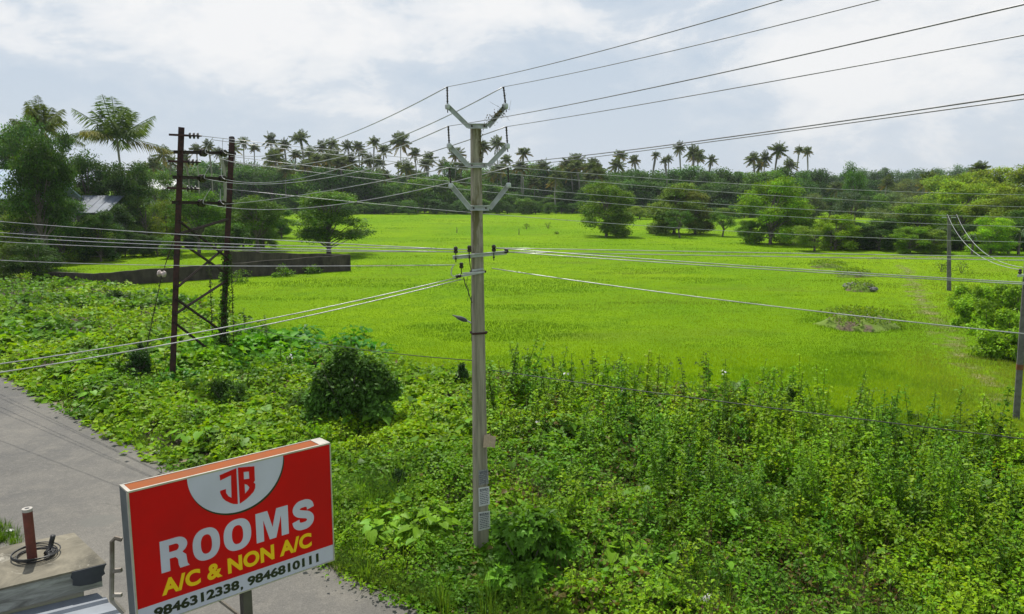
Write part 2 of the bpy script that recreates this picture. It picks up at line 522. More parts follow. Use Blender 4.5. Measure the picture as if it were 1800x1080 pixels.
for i, p in enumerate(pts):
    q = pts[min(i + 4, len(pts) - 1)] - pts[max(i - 4, 0)]
    nrm = Vector((-q.y, q.x, 0)).normalized()
    vs.append((p.x + nrm.x * 0.45, p.y + nrm.y * 0.45, 0.004))
fs = []
for i in range(n0 - 1):
    fs.append((n0 + i, n0 + i + 1, 2 * n0 + i + 1, 2 * n0 + i))
mb.add(vs, fs)
tag(mb.build('road_shoulder', M_shoulder), kind='structure')

thick_far = [(-260, 462), (0, 482), (60, 486), (135, 494), (200, 512), (300, 524), (400, 556), (470, 600), (560, 632), (700, 655), (860, 668), (1000, 690), (1150, 700), (1300, 714), (1450, 750), (1600, 795), (1700, 822), (1850, 850), (2100, 880)]
so = [gp(x, y) for x, y in thick_far]
mb = MB()
ring = [(p.x, p.y, 0.002) for p in so] + [(20, 9, 0.002), (0.5, 9, 0.002)] + [(p.x + 0.2, p.y + 0.3, 0.002) for p in road_edge[:-1][::-1]]
mb.add(ring, [tuple(range(len(ring)))[::-1]])
tag(mb.build('thicket_soil', M_soil), kind='structure')
# ---------------------------------------------------------------- central concrete pole
PY = gp(846, 985).y
P0 = gp(846, 985); Ptop = ay(836, 218, PY)
yaw = R_(20)
pax = Vector((math.cos(yaw), math.sin(yaw), 0)); pay = Vector((-math.sin(yaw), math.cos(yaw), 0))
pole = thing('power_pole', 'tall weathered concrete power pole with three V-shaped steel arms, at the picture centre', 'power pole', P0)
def taper_pole(base, top, w0, d0, w1, d1, ax, ay2, ch=0.02, groove=True):
    mb = MB().at(base)
    rings = []
    zs = [0, 0.5, 1.0]
    vs = []; fs = []
    for k, f in enumerate([-0.03, 0.25, 0.5, 0.75, 1.0]):
        c = base.lerp(top, f)
        w_, d_ = (w0 + (w1 - w0) * f) / 2, (d0 + (d1 - d0) * f) / 2
        for (a, b_) in ((-w_ + ch, -d_), (w_ - ch, -d_), (w_, -d_ + ch), (w_, d_ - ch), (w_ - ch, d_), (-w_ + ch, d_), (-w_, d_ - ch), (-w_, -d_ + ch)):
            vs.append(c + ax * a + ay2 * b_)
    for r in range(4):
        for k in range(8):
            k2 = (k + 1) % 8
            fs.append((r * 8 + k, r * 8 + k2, (r + 1) * 8 + k2, (r + 1) * 8 + k))
    fs.append(tuple(32 + k for k in range(8)))
    mb.add(vs, fs)
    return mb
taper_pole(P0, Ptop, 0.27, 0.17, 0.165, 0.125, pax, pay).build('shaft', M_pole, pole)
def on_pole(py_):          # centre of the pole at the picture height of py_
    f = (ay(840, py_, PY).z - P0.z) / (Ptop.z - P0.z)
    return P0.lerp(Ptop, f)
YF = PY - 0.11             # plane of the arms just in front of the pole
def pin_insulator(top, foot, parent, sheds=6, r=0.022):
    mb = MB().at(parent.location)
    d = (Vector(top) - Vector(foot)); L = d.length
    prof = [(0.009, -0.10), (0.009, 0.0), (0.014, 0.005)]
    for k in range(sheds):
        h0 = L * (0.10 + 0.82 * k / sheds); h1 = L * (0.10 + 0.82 * (k + 1) / sheds)
        prof += [(0.014, h0), (r * (1.0 if k % 2 else 0.8), h0 + 0.2 * (h1 - h0)), (0.013, h0 + 0.55 * (h1 - h0))]
    prof += [(0.017, L * 0.94), (0.017, L), (0.006, L)]
    mb.lathe(foot, d, prof, 10)
    return mb.build('insulator', M_dark, parent, smooth=False)
V_tips = []
for (hub, tl, tr, il, ir) in (((840, 222), (787, 187), (889, 186), (786, 153), (885, 153)),
                              ((840, 291), (790, 256), (892, 256), (788, 222), (890, 223)),
                              ((843, 366), (793, 326), (894, 325), (790, 295), (893, 295))):
    h = ay(hub[0], hub[1], YF); L = ay(*tl, YF); Rr = ay(*tr, YF)
    mb = MB().at(P0)
    hw = 0.165
    hl, hr = h + Vector((-hw, 0, 0)), h + Vector((hw + 0.02, 0, 0))
    mb.box(h + Vector((0, 0, 0)), (2 * hw, 0.012, 0.085))
    mb.box(h + Vector((0, -0.026, 0.0365)), (2 * hw, 0.040, 0.010)); mb.box(h + Vector((0, -0.026, -0.0365)), (2 * hw, 0.040, 0.010))
    for (a, b_) in ((hl, L), (hr, Rr)):
        d = (b_ - a).normalized(); n_ = Vector((-d.z, 0, d.x))
        if n_.z < 0: n_ = -n_
        mid = (a + b_) / 2; ln = (b_ - a).length + 0.03
        oy = Vector((0, -0.003, 0))
        mb.box(mid + oy, (ln, 0.010, 0.080), d, None, n_)
        mb.box(mid + n_ * 0.036 + oy + Vector((0, -0.027, 0)), (ln - 0.02, 0.040, 0.008), d, None, n_)
        mb.box(mid - n_ * 0.036 + oy + Vector((0, -0.027, 0)), (ln - 0.02, 0.040, 0.008), d, None, n_)
        mb.lathe(b_ + Vector((0, -0.035, -0.055)), (0, 0, 1), [(0.035, 0), (0.045, 0.02), (0.045, 0.07), (0.03, 0.09)], 10)
    arm = mb.build('cross_arm', M_galv, pole)
    for sx in (-0.10, 0.11):
        bm_ = MB().at(P0)
        bm_.lathe(h + Vector((sx, -0.05, 0.0)), (0, 1, 0), [(0.013, 0), (0.016, 0.01), (0.016, 0.03), (0.012, 0.044)], 6)
        bm_.build('bolt', M_rust, arm)
    for (tip, it) in ((L, il), (Rr, ir)):
        top = ay(*it, YF - 0.035)
        foot = Vector((tip.x, tip.y - 0.035, tip.z - 0.01))
        pin_insulator(top, foot, pole)
        V_tips.append(top)
# low tension cross arm
Yb = PY - 0.13
mb = MB().at(P0)
a, b_ = ay(796, 453, Yb), ay(891, 444, Yb)
mb.bar(a, b_, 0.008, 0.065); mb.bar(a + Vector((0, -0.034, 0.028)), b_ + Vector((0, -0.034, 0.028)), 0.060, 0.008)
larm = mb.build('low_cross_arm', M_galv, pole)
LT = []
for (px, py, s_) in ((801, 437, 0), (825, 435, 0), (868, 434, 0), (890, 441, 1)):
    top = ay(px, py - 3, Yb - 0.02)
    mb = MB().at(P0)
    if s_ == 0:
        mb.lathe(top - Vector((0, 0, 0.115)), (0, 0, 1), [(0.020, 0), (0.036, 0.008), (0.038, 0.045), (0.026, 0.055), (0.036, 0.065), (0.036, 0.10), (0.020, 0.118)], 12)
        mb.lathe(top - Vector((0, 0, 0.24)), (0, 0, 1), [(0.009, -0.03), (0.009, 0.125)], 6)
        mb.lathe(top - Vector((0, 0, 0.215)), (0, 0, 1), [(0.020, -0.01), (0.022, 0.0), (0.018, 0.02)], 6)
    else:
        mb.lathe(top - Vector((0, 0, 0.07)), (0, 0, 1), [(0.028, 0), (0.040, 0.01), (0.040, 0.035), (0.030, 0.045), (0.038, 0.055), (0.034, 0.08), (0.012, 0.09)], 12)
    mb.build('insulator', M_dark, pole, smooth=False)
    LT.append(top - Vector((0, 0, 0.05)))
# service bracket with a clamp round the pole, jumper and hanging leads
mb = MB().at(P0)
c = on_pole(480)
fr = Vector((0, -0.12, 0))
p1, p2 = ay(852, 478, Yb), ay(803, 487, Yb)
mb.bar(p1, p2, 0.012, 0.035); mb.bar(p1 + Vector((0, -0.02, 0.0)), ay(813, 481, Yb - .02), 0.012, 0.03)
mb.bar(ay(850, 473, Yb + .02), ay(829, 476, Yb + .02), 0.012, 0.03)
sb = mb.build('service_bracket', M_galv, pole)
mb = MB().at(P0)
q = ay(811, 462, Yb - 0.02)
mb.lathe(q - Vector((0, 0, 0.10)), (0, 0, 1), [(0.020, 0), (0.036, 0.008), (0.038, 0.045), (0.026, 0.055), (0.036, 0.065), (0.036, 0.085), (0.020, 0.10)], 12)
mb.lathe(q - Vector((0, 0, 0.20)), (0, 0, 1), [(0.009, 0.0), (0.009, 0.11)], 6)
mb.build('insulator', M_dark, pole)
mb = MB().at(P0)
q2 = ay(806, 486, Yb - 0.03)
mb.lathe(q2 - Vector((0.05, 0, 0.01)), (1, 0, 0.25), [(0.018, 0), (0.035, 0.01), (0.035, 0.04), (0.022, 0.05), (0.036, 0.06), (0.034, 0.09), (0.014, 0.10)], 10)
mb.build('strain_insulator', M_dark, pole)
mb = MB().at(P0)
mb.tube([ay(798, 465, Yb - .03), ay(794, 473, Yb - .03), ay(793, 482, Yb - .03), ay(796, 486, Yb - .03), ay(803, 486, Yb - .03)], 0.011, 6)
mb.build('jumper', plain('pvc_white', (0.6, 0.6, 0.56), 0.4), pole)
mb = MB().at(P0)
mb.tube([ay(815, 488, Yb), ay(818, 500, Yb), ay(823, 512, Yb), ay(826, 522, Yb), ay(830, 533, Yb)], 0.009, 5)
mb.tube([ay(822, 488, Yb), ay(820, 500, Yb), ay(824, 508, Yb), ay(822, 530, Yb)], 0.004, 4)
mb.tube([ay(824, 440, Yb + .01), ay(825, 455, Yb + .01), ay(827, 470, Yb), ay(829, 478, Yb)], 0.008, 5)
mb.tube([ay(829, 520, Yb + .02), ay(828, 545, Yb + .02), ay(829, 575, Yb + .02), ay(829, 600, Yb + .02)], 0.006, 5)
mb.build('lead_cable', M_cable, pole)
# steel bands
for py_ in (478, 585, 221):
    c = on_pole(py_)
    if py_ == 221: continue
    mb = MB().at(P0)
    w_ = 0.25 if py_ > 500 else 0.225
    for (dx, dy, sx, sy) in ((0, -0.088, w_ + 0.01, 0.008), (0, 0.088, w_ + 0.01, 0.008), (-w_ / 2, 0, 0.008, 0.17), (w_ / 2, 0, 0.008, 0.17)):
        mb.box(c + pax * dx + pay * dy, (sx, sy, 0.035), pax)
    mb.box(c + pax * (w_ / 2 + 0.02), (0.05, 0.02, 0.035), pax)
    mb.build('steel_band', M_rust, pole)
# twining dry creeper near the top
lb = LB()
n = 220
tt = rng.random(n)
P = np.zeros((n, 3))
for i in range(n):
    if i < 150:
        a = ay(858 - 0, 214, PY - .10); b_ = ay(886, 192, PY - .17); f = tt[i]
        p = a.lerp(b_, f) + Vector(rng.normal(0, 0.045, 3))
    else:
        c = on_pole(225 + 70 * tt[i]); p = c + Vector((0.10, -0.07, 0)) + Vector(rng.normal(0, 0.02, 3))
    P[i] = p - P0
lb.leaves(P, rdir(n), rdir(n), rng.uniform(.02, .05, n), rng.uniform(.012, .03, n), np.tile([[0.09, 0.075, 0.05]], (n, 1)) * rng.uniform(.5, 1.4, (n, 1)))
n = 22
A = P[rng.integers(0, 150, n)]; lb.sticks(A, A + rng.normal(0, .09, (n, 3)), 0.003, np.tile([[0.10, 0.085, 0.06]], (n, 1)))
link('dry_creeper', lb.mesh('dry_creeper'), M_herb, pole)

# street lamp on the pole
lp0 = ay(829, 568, PY - 0.10)
lamp = thing('street_lamp', 'small dark LED street lamp jutting left from the concrete pole', 'street lamp', lp0)
mb = MB().at(lp0); mb.tube([lp0, ay(820, 564, PY - .12)], 0.012, 8); mb.build('arm', M_galv, lamp)
mb = MB().at(lp0)
a, b_ = ay(821, 565, PY - .12), ay(795, 554, PY - .14)
d = (b_ - a).normalized(); side = Vector((0, 1, 0)); upv = d.cross(side); upv = upv if upv.z > 0 else -upv
prof = [(0.0, 0.028, 0.020), (0.18, 0.048, 0.040), (0.45, 0.056, 0.036), (0.75, 0.040, 0.018), (1.0, 0.012, 0.006)]
vs = []; fs = []
for (f, wy, hz_) in prof:
    c = a.lerp(b_, f)
    for (sy, sz) in ((-1, -.6), (1, -.6), (1, .2), (.6, 1), (-.6, 1), (-1, .2)):
        vs.append(c + side * wy * sy + upv * hz_ * sz)
for r in range(4):
    for k in range(6):
        k2 = (k + 1) % 6; fs.append((r * 6 + k, r * 6 + k2, (r + 1) * 6 + k2, (r + 1) * 6 + k))
fs += [tuple(range(6))[::-1], tuple(24 + k for k in range(6))]
mb.add(vs, fs); hs = mb.build('housing', M_lampcase, lamp)
mb = MB().at(lp0); c = a.lerp(b_, 0.42) - upv * 0.027
mb.box(c, (0.12, 0.07, 0.006), d, None, upv); mb.build('lens', plain('lens', (0.35, 0.36, 0.36), 0.2), lamp)

# papers pasted on the pole
def pole_face(px, py):
    """point on the front face of the pole"""
    C = on_pole(py); r = ray(px, py); O = C - pay * 0.0
    f = (C.z - P0.z) / (Ptop.z - P0.z); dpt = (0.17 + (0.125 - 0.17) * f) / 2
    Q = C - pay * (dpt + 0.004); n_ = pay
    t = (Q - Vector((0, 0, CZ))).dot(n_) / r.dot(n_)
    return Vector((0, 0, CZ)) + r * t
def notice(corners, label, faded=False, rows=9):
    cs = [pole_face(*c) for c in corners]      # tl tr br bl
    o = thing('notice', label, 'notice', cs[3])
    mb = MB().at(cs[3])
    nrm = -pay
    mb.add([c + nrm * 0.002 for c in cs] + [c for c in cs], [(3, 2, 1, 0), (4, 5, 6, 7), (0, 1, 5, 4), (1, 2, 6, 5), (2, 3, 7, 6), (3, 0, 4, 7)])
    mb.build('sheet', M_paper if not faded else plain('faded_paper', (0.33, 0.33, 0.32), 0.9, var=0.2, scale=40), o)
    mb = MB().at(cs[3])
    for r in range(rows):
        f0 = 0.08 + 0.86 * r / rows; hgt = 0.86 / rows * (0.85 if r == 0 else 0.5)
        x = 0.10
        while x < 0.86:
            l = float(rng.uniform(0.05, 0.2)); l = min(l, 0.9 - x)
            q = []
            for (fx, fy) in ((x, f0), (x + l, f0), (x + l, f0 + hgt), (x, f0 + hgt)):
                q.append(cs[0].lerp(cs[1], fx).lerp(cs[3].lerp(cs[2], fx), fy) + nrm * 0.004)
            mb.add(q, [(3, 2, 1, 0)])
            x += l + 0.03
    mb.build('print', M_ink, o)
notice([(841, 858), (860, 855), (861, 887), (842, 891)], 'white printed notice pasted on the concrete pole, the upper of the two clear ones')
notice([(841, 901), (861, 898), (862, 929), (841, 934)], 'white printed notice lowest on the concrete pole, bottom edge torn')
notice([(841, 827), (858, 825), (859, 850), (842, 854)], 'faded grey remains of a notice on the pole, above the two white ones', True, 7)
c = pole_face(860, 776)
tg = thing('card', 'small tan folded card nailed to the right edge of the concrete pole', 'card', c)
mb = MB().at(c)
cs = [ay(851, 765, PY - .12), ay(862, 763, PY - .12), ay(862, 786, PY - .12), ay(849, 787, PY - .12)]
mb.add(cs + [p + Vector((0, .004, 0)) for p in cs], [(3, 2, 1, 0), (4, 5, 6, 7), (0, 1, 5, 4), (1, 2, 6, 5), (2, 3, 7, 6), (3, 0, 4, 7)])
cs = [ay(862.3, 766, PY - .12), ay(872, 768, PY - .09), ay(870, 788, PY - .09), ay(862.3, 786, PY - .12)]
mb.add(cs + [p + Vector((0, .004, 0)) for p in cs], [(3, 2, 1, 0), (4, 5, 6, 7), (0, 1, 5, 4), (1, 2, 6, 5), (2, 3, 7, 6), (3, 0, 4, 7)])
mb.build('leaf_of_card', M_card, tg)

# ---------------------------------------------------------------- rusty two-legged tower
TA, TB = gp(303, 672), gp(390, 632)
TAt, TBt = ay(319, 224, TA.y), ay(408, 243, TB.y)
tower = thing('lattice_tower', 'rusty brown two-legged steel tower with crossed braces, standing in the creepers', 'tower', TA)
def rail(a, b_, w_, d_, t_=0.018):
    """H section"""
    mb = MB().at(TA)
    ax = (b_ - a).normalized()
    x = Vector((1, 0.15, 0)).normalized(); y = ax.cross(x).normalized(); x = y.cross(ax)
    L = (b_ - a).length; c = (a + b_) / 2
    mb.box(c, (L, t_, d_ - 2 * t_), ax, x, y)
    mb.box(c + y * (d_ / 2 - t_ / 2), (L, w_, t_), ax, x, y)
    mb.box(c - y * (d_ / 2 - t_ / 2), (L, w_, t_), ax, x, y)
    return mb
rail(TA, TAt, 0.17, 0.13).build('leg', M_rust, tower)
rail(TB, TBt, 0.19, 0.14).build('leg', M_rust, tower)
def leg_at(which, py):
    a, t_ = (TA, TAt) if which == 0 else (TB, TBt)
    z = ay(300, py, a.y).z
    return a.lerp(t_, (z - a.z) / (t_.z - a.z))
def brace(pa, ya, pb, yb, w_=0.10):
    A = leg_at(pa, ya); B = leg_at(pb, yb)
    d = (B - A).normalized(); off = Vector((0.05, -0.13, 0))
    mb = MB().at(TA); mb.bar(A + off, B + off, 0.012, w_); mb.bar(A + off + Vector((0, -.03, 0)), B + off + Vector((0, -.03, 0)), 0.05, 0.012)
    mb.build('brace', M_brace, tower)
for args in ((0, 387, 1, 452), (0, 422, 1, 480), (1, 385, 0, 412), (1, 432, 0, 507), (0, 524, 1, 583), (1, 494, 0, 552), (0, 566, 1, 632), (1, 606, 0, 664)):
    brace(*args)
TD = []           # dead ends
mid_dir = (TB - TA); 
def cross(py0, py1, ex0, ex1):
    A = leg_at(0, py0); B = leg_at(1, py1)
    d = (B - A); d.normalize()
    off = Vector((0, -0.12, 0))
    a = A - d * ex0 + off; b_ = B + d * ex1 + off
    mb = MB().at(TA)
    mb.bar(a, b_, 0.012, 0.11); mb.bar(a + Vector((0, -.04, .05)), b_ + Vector((0, -.04, .05)), 0.08, 0.012)
    mb.bar(a + Vector((0, .26, 0)), b_ + Vector((0, .26, 0)), 0.012, 0.10)
    return mb.build('cross_arm', M_brace, tower)
def disc_string(p, d, n=2, r=0.13):
    mb = MB().at(TA)
    prof = [(0.02, -0.08), (0.02, 0.0)]
    for k in range(n):
        h = k * 0.13
        prof += [(0.035, h), (0.05, h + 0.02), (r, h + 0.035), (r * 0.95, h + 0.06), (0.04, h + 0.065), (0.03, h + 0.12)]
    prof += [(0.02, n * 0.13 + 0.05)]
    mb.lathe(p, d, prof, 14)
    mb.build('disc_insulator', M_dark, tower)
    return Vector(p) + Vector(d).normalized() * (n * 0.13 + 0.05)
for (ya, yb) in ((268, 270), (312, 315), (356, 358)):
    cross(ya, yb, 0.35, 0.28)
    for (f, pxx) in ((0.36, 338), (0.83, 391)):
        A = leg_at(0, ya); B = leg_at(1, yb); p = A.lerp(B, f if f > .5 else 0.42) + Vector((0, -0.16, 0.0))
        TD.append((disc_string(p, (0.72, -0.60, -0.08), 2, 0.14), p))
TE = []
for (py, ex) in ((239, 0.0), (285, 0.0), (332, 0)):
    A = leg_at(0, py)
    mb = MB().at(TA)
    mb.bar(A + Vector((-0.35, -0.12, 0.03)), A + Vector((0.30, -0.12, 0.0)), 0.07, 0.07)
    mb.build('stub_arm', M_rust, tower)
    TE.append(disc_string(A + Vector((0.30, -0.12, 0)), (1, 0.05, -0.03), 3, 0.11))
B = leg_at(1, 250)
mb = MB().at(TA); mb.lathe(B, (0, 0, 1), [(0.05, 0), (0.12, 0.02), (0.11, 0.08), (0.05, 0.10), (0.11, 0.13), (0.10, 0.2), (0.04, 0.22)], 12)
mb.build('post_insulator', M_dark, tower)
# jumper loops between the two lines' dead ends
for k in range(6):
    e, p = TD[k]
    mb = MB().at(TA)
    s_ = Vector((-0.12 if k % 2 else 0.25, 0.1, 0.55)); q = e + s_
    pl = []
    for j in range(11):
        f = j / 10; pp = e.lerp(q, f); pp += Vector((0.13 * math.sin(f * math.pi) * (-1 if k % 2 == 0 else -0.6), -0.05, -0.12 * math.sin(f * math.pi)))
        pl.append(pp)
    mb.tube(pl, 0.010, 5); mb.build('jumper', M_alu, tower)
# creeper hanging down the right leg, climbing its foot
lb = LB()
n = 2200
hh = rng.random(n) ** 1.4 * 4.2
base = np.array([TB.x - TA.x, TB.y - TA.y, 0]) 
topd = np.array(list((TBt - TB) / (TBt - TB).length))
P = base + topd * hh[:, None] + rng.normal(0, 1, (n, 3)) * np.array([0.10, 0.10, 0.05]) * (0.8 + 3.2 * np.clip(1 - hh / 1.3, 0, 1))[:, None]
lb.leaves(P, rdir(n, -0.4), rdir(n, 0.6), rng.uniform(.07, .15, n), rng.uniform(.05, .11, n), np.tile([[0.055, 0.12, 0.02]], (n, 1)) * rng.uniform(.5, 1.5, (n, 1)))
for (dx, h0, h1) in ((0.55, 0.6, 5.0), (-0.3, 1.0, 4.0)):
    n = 260; f = rng.random(n)
    P = base + np.array([dx, -.1, 0]) + np.outer(h0 + (h1 - h0) * f, [0.02, 0, 1]) + rng.normal(0, .035, (n, 3))
    lb.leaves(P, rdir(n, -0.8), rdir(n), rng.uniform(.05, .11, n), rng.uniform(.03, .06, n), np.tile([[0.05, 0.075, 0.02]], (n, 1)) * rng.uniform(.5, 1.3, (n, 1)))
    A = base + np.array([dx, -.1, h0]); lb.sticks(A[None], (base + np.array([dx + .08, -.1, h1]))[None], 0.015, np.array([[.05, .045, .03]]))
link('creeper', lb.mesh('creeper'), M_herb, tower)

# ---------------------------------------------------------------- wires
def catenary(A, C, sag, n=44):
    out = []
    for k in range(n + 1):
        f = k / n; p = A.lerp(C, f); p.z -= sag * 4 * f * (1 - f); out.append(p)
    return out
def wire(label, A, C, through, r=0.009, mat=None, group=None, name='power_line', cat='power line', n=44):
    """C: other end; through: picture point the sagging wire passes; the sag is solved from it"""
    A, C = Vector(A), Vector(C)
    h = Vector((C.x - A.x, C.y - A.y, 0)); nrm = Vector((-h.y, h.x, 0))
    rr = ray(*through); t = (A - Vector((0, 0, CZ))).dot(nrm) / rr.dot(nrm)
    Bp = Vector((0, 0, CZ)) + rr * t
    f = (Bp - A).dot(h) / h.dot(h)
    sag = (A.z + (C.z - A.z) * f - Bp.z) / (4 * f * (1 - f))
    print('wire', label[:40], 'f %.2f sag %.2f t %.1f' % (f, sag, t))
    mb = MB().at(A); mb.tube(catenary(A, C, sag, n), r, 6)
    o = mb.build(name, mat or M_alu, smooth=True); o.location = A
    return tag(o, label, cat, group)
M_wire = plain('weathered_wire', (0.28, 0.28, 0.29), 0.5, 0.5, scale=3)
HT = 'conductors on the V-shaped arms'
tips = V_tips        # l1 r1 l2 r2 l3 r3
# away to the upper right, to the next pole behind the viewer
ends = [((1375, 0), 'top left', (6.6, -3.0)), ((1545, 0), 'top right', (7.6, -3.0)), ((1800, 8), 'middle left', (6.4, -5.5)), ((1800, 62), 'middle right', (7.8, -5.0)),
        ((1800, 166), 'lowest left', (6.2, -5)), ((1800, 174), 'lowest right', (7.6, -5))]
for k, (pt, nm, cxy) in enumerate(ends):
    wire('bare wire rising to the upper right from the %s insulator of the V arms' % nm, tips[k], (cxy[0], cxy[1], tips[k].z + (0.25 if k < 4 else 0.75)), pt, 0.0052, M_wire, HT)
ins = ['top left', 'top right', 'middle left', 'middle right', 'lowest left', 'lowest right']
mids = [(557, 256), (518, 291), (578, 302), (607, 307), (620, 328), (548, 365)]
td = [TD[1][0], TD[0][0], TD[3][0], TD[2][0], TD[5][0], TD[4][0]]
for k in range(6):
    wire('bare wire from the %s insulator of the V arms back to the rusty tower' % ins[k], tips[k], td[k], mids[k], 0.009, M_alu, HT)
# second line from the tower to the right, crossing behind the pole
farpts = [(TE[0], (1500, 334), (60, 44, 7.9), 'topmost'), (TE[0] + Vector((.3, 0, -.12)), (1495, 352), (60, 42, 7.2), 'second highest'),
          (TD[1][1] + Vector((0.3, 0, -.12)), (1407, 368), (60, 43, 6.6), 'third'), (TD[1][1] + Vector((0.3, 0, -.32)), (1383, 381), (60, 41, 6.2), 'fourth'),
          (TD[3][1] + Vector((0.2, 0, -.38)), (1430, 414), (60, 43, 5.0), 'lowest')]
for (A, pt, C, nm) in farpts:
    wire('thin wire running right from the rusty tower across the treeline, %s of five' % nm, A, C, pt, 0.011, M_alu, 'thin wires from the tower across the treeline')
# low tension line
LTg = 'low wires at the small crossarm'
for k, (pt, nm, C) in enumerate((((205, 405), 'highest', (-40, 47, 5.9)), ((200, 421), 'second', (-40, 46, 5.5)), ((198, 427), 'third', (-40, 45, 5.4)), ((190, 434), 'fourth', (-40, 44, 5.2)))):
    wire('long low wire running left from the small crossarm of the concrete pole, %s of four' % nm, LT[[0, 1, 0, 1][k]] + Vector((0, 0, .0 - .02 * k)), C, pt, 0.009, M_alu, LTg)
wire('low wire running left above the compound wall, below the other four', ay(800, 466, PY - .12), (-40, 40, 4.9), (310, 467), 0.008, M_alu, LTg)
for k, (A, pt, C, nm) in enumerate(((LT[2], (1800, 452), (32, 13, 5.5), 'highest'), (LT[3], (1800, 458), (32, 12.4, 5.5), 'second'), (LT[2], (1800, 497), (24, 6.5, 5.4), 'third'), (LT[3], (1800, 500), (24, 6.3, 5.4), 'fourth'))):
    wire('low wire running right from the small crossarm across the field, %s of four' % nm, A, C, pt, 0.008, M_alu, LTg)
wire('lone pale wire slanting down to the right across the field from the pole', ay(865, 472, PY - .1), (20, 4, 5.1), (1800, 587), 0.008, M_alu, LTg)
wire('pale service wire from the pole bracket down over the road, the upper one', ay(801, 489, Yb), (-18, 9.5, 3.9), (0, 640), 0.009, M_alu, 'service wires to the left')
wire('pale service wire from the pole bracket down over the road, the lower one', ay(812, 491, Yb), (-18, 9.0, 3.8), (0, 655), 0.009, M_alu, 'service wires to the left')
wire('black cable sagging to the right from the pole over the tall weeds', ay(864, 651, PY), (17, 3.0, 4.35), (1800, 772), 0.007, M_cable, name='cable', cat='cable')
wire('thin black cable sagging from the pole leftwards to the rusty tower', ay(832, 634, PY), leg_at(1, 560), (735, 626), 0.008, M_cable, name='cable', cat='cable')

# stay wire of the tower with its insulator and the vine cone at its foot
sa, sb_ = gp(246, 664), leg_at(0, 400)
st = thing('stay_wire', 'vine-covered stay wire slanting from the ground up to the rusty tower', 'stay wire', sa)
mid = ay(285, 482, 27.55)
mb = MB().at(sa); mb.tube([sa, mid, sb_], 0.014, 6); mb.build('strand', M_rust, st)
mb = MB().at(sa); mb.lathe(mid + Vector((-0.16, 0, 0.03)), (1, 0, -0.15), [(0.03, 0), (0.10, 0.02), (0.13, 0.07), (0.07, 0.12), (0.06, 0.16), (0.12, 0.2), (0.10, 0.27), (0.03, 0.30)], 14)
mb.build('stay_insulator', M_white_pin, st)
lb = LB(); n = 260; f = rng.random(n) ** 0.8
P = np.array([list((sa.lerp(mid, x) if x < 2 else mid) - sa) for x in f * 0.95]) + rng.normal(0, .03, (n, 3))
lb.leaves(P, rdir(n, -0.6), rdir(n, .3), rng.uniform(.04, .09, n), rng.uniform(.02, .05, n), np.tile([[0.05, 0.09, 0.02]], (n, 1)) * rng.uniform(.4, 1.4, (n, 1)))
link('vine', lb.mesh('vine'), M_herb, st)

# ---------------------------------------------------------------- poles at the right
M_pole2 = plain('shaded_grey_concrete', (0.15, 0.145, 0.135), 0.95, scale=6, bump=0.3, col2=(0.09, 0.087, 0.08))  # darker than the centre pole's concrete: shade put into the base colour
def small_pole(base, top, name_label, w0=0.22, w1=0.16):
    o = thing('power_pole', name_label, 'power pole', base)
    ax = Vector((0.93, -0.36, 0)).normalized(); a2 = Vector((0.36, 0.93, 0)).normalized()
    taper_pole(base, top, w0, w0 * .75, w1, w1 * .75, ax, a2).build('shaft', M_pole2, o)
    return o
rb = gp(1786, 737); rt = ay(1806, 458, rb.y)
rp = small_pole(rb, rt, 'leaning grey concrete pole at the right edge with a rusty band', 0.17, 0.15)
mb = MB().at(rb); c = rb.lerp(rt, 0.335); mb.box(c, (0.175, 0.133, 0.16), (0.93, -0.36, 0)); mb.build('rusty_band', plain('rust_band', (0.20, 0.075, 0.03), 0.9, scale=14), rp)
mb = MB().at(rb); ca = ay(1790, 485, rb.y - .15); mb.bar(ca, ca + Vector((0.9, 0.45, 0)), 0.06, 0.07); mb.build('cross_arm', M_galv, rp)
rI = []
for dx in (0.06, 0.75):
    p = ca + Vector((dx, dx * .5, 0.05)); rI.append(p + Vector((0, 0, .12)))
    mb = MB().at(rb); mb.lathe(p, (0, 0, 1), [(0.015, -.02), (0.03, 0.0), (0.05, 0.02), (0.05, 0.06), (0.035, 0.075), (0.045, 0.09), (0.04, 0.13), (0.02, 0.15)], 10); mb.build('insulator', M_dark, rp)
fb = gp(1668, 511); ft = ay(1668.5, 380, fb.y)
fp = small_pole(fb, ft, 'thin grey concrete pole far off at the right, among the shrubs beside the path', 0.26, 0.20)
mb = MB().at(fb); mb.bar(ft + Vector((-0.45, 0, -.1)), ft + Vector((0.5, 0.1, -.1)), 0.05, 0.06); mb.build('cross_arm', M_galv, fp)
fI = []
for dx in (-0.15, 0.45):
    p = ft + Vector((dx, -.05, -.06)); fI.append(p + Vector((0, 0, .16)))
    mb = MB().at(fb); mb.lathe(p, (0, 0, 1), [(0.02, 0), (0.05, 0.03), (0.04, 0.09), (0.05, 0.12), (0.02, 0.17)], 8); mb.build('insulator', M_dark, fp)
wire('pale wire drooping between the two right-hand poles, the lower strand', fI[0], rI[0], (1700, 432), 0.012, M_alu, 'wires between the right poles')
wire('pale wire drooping between the two right-hand poles, the upper strand', fI[1], rI[1], (1716, 432), 0.012, M_alu, 'wires between the right poles')
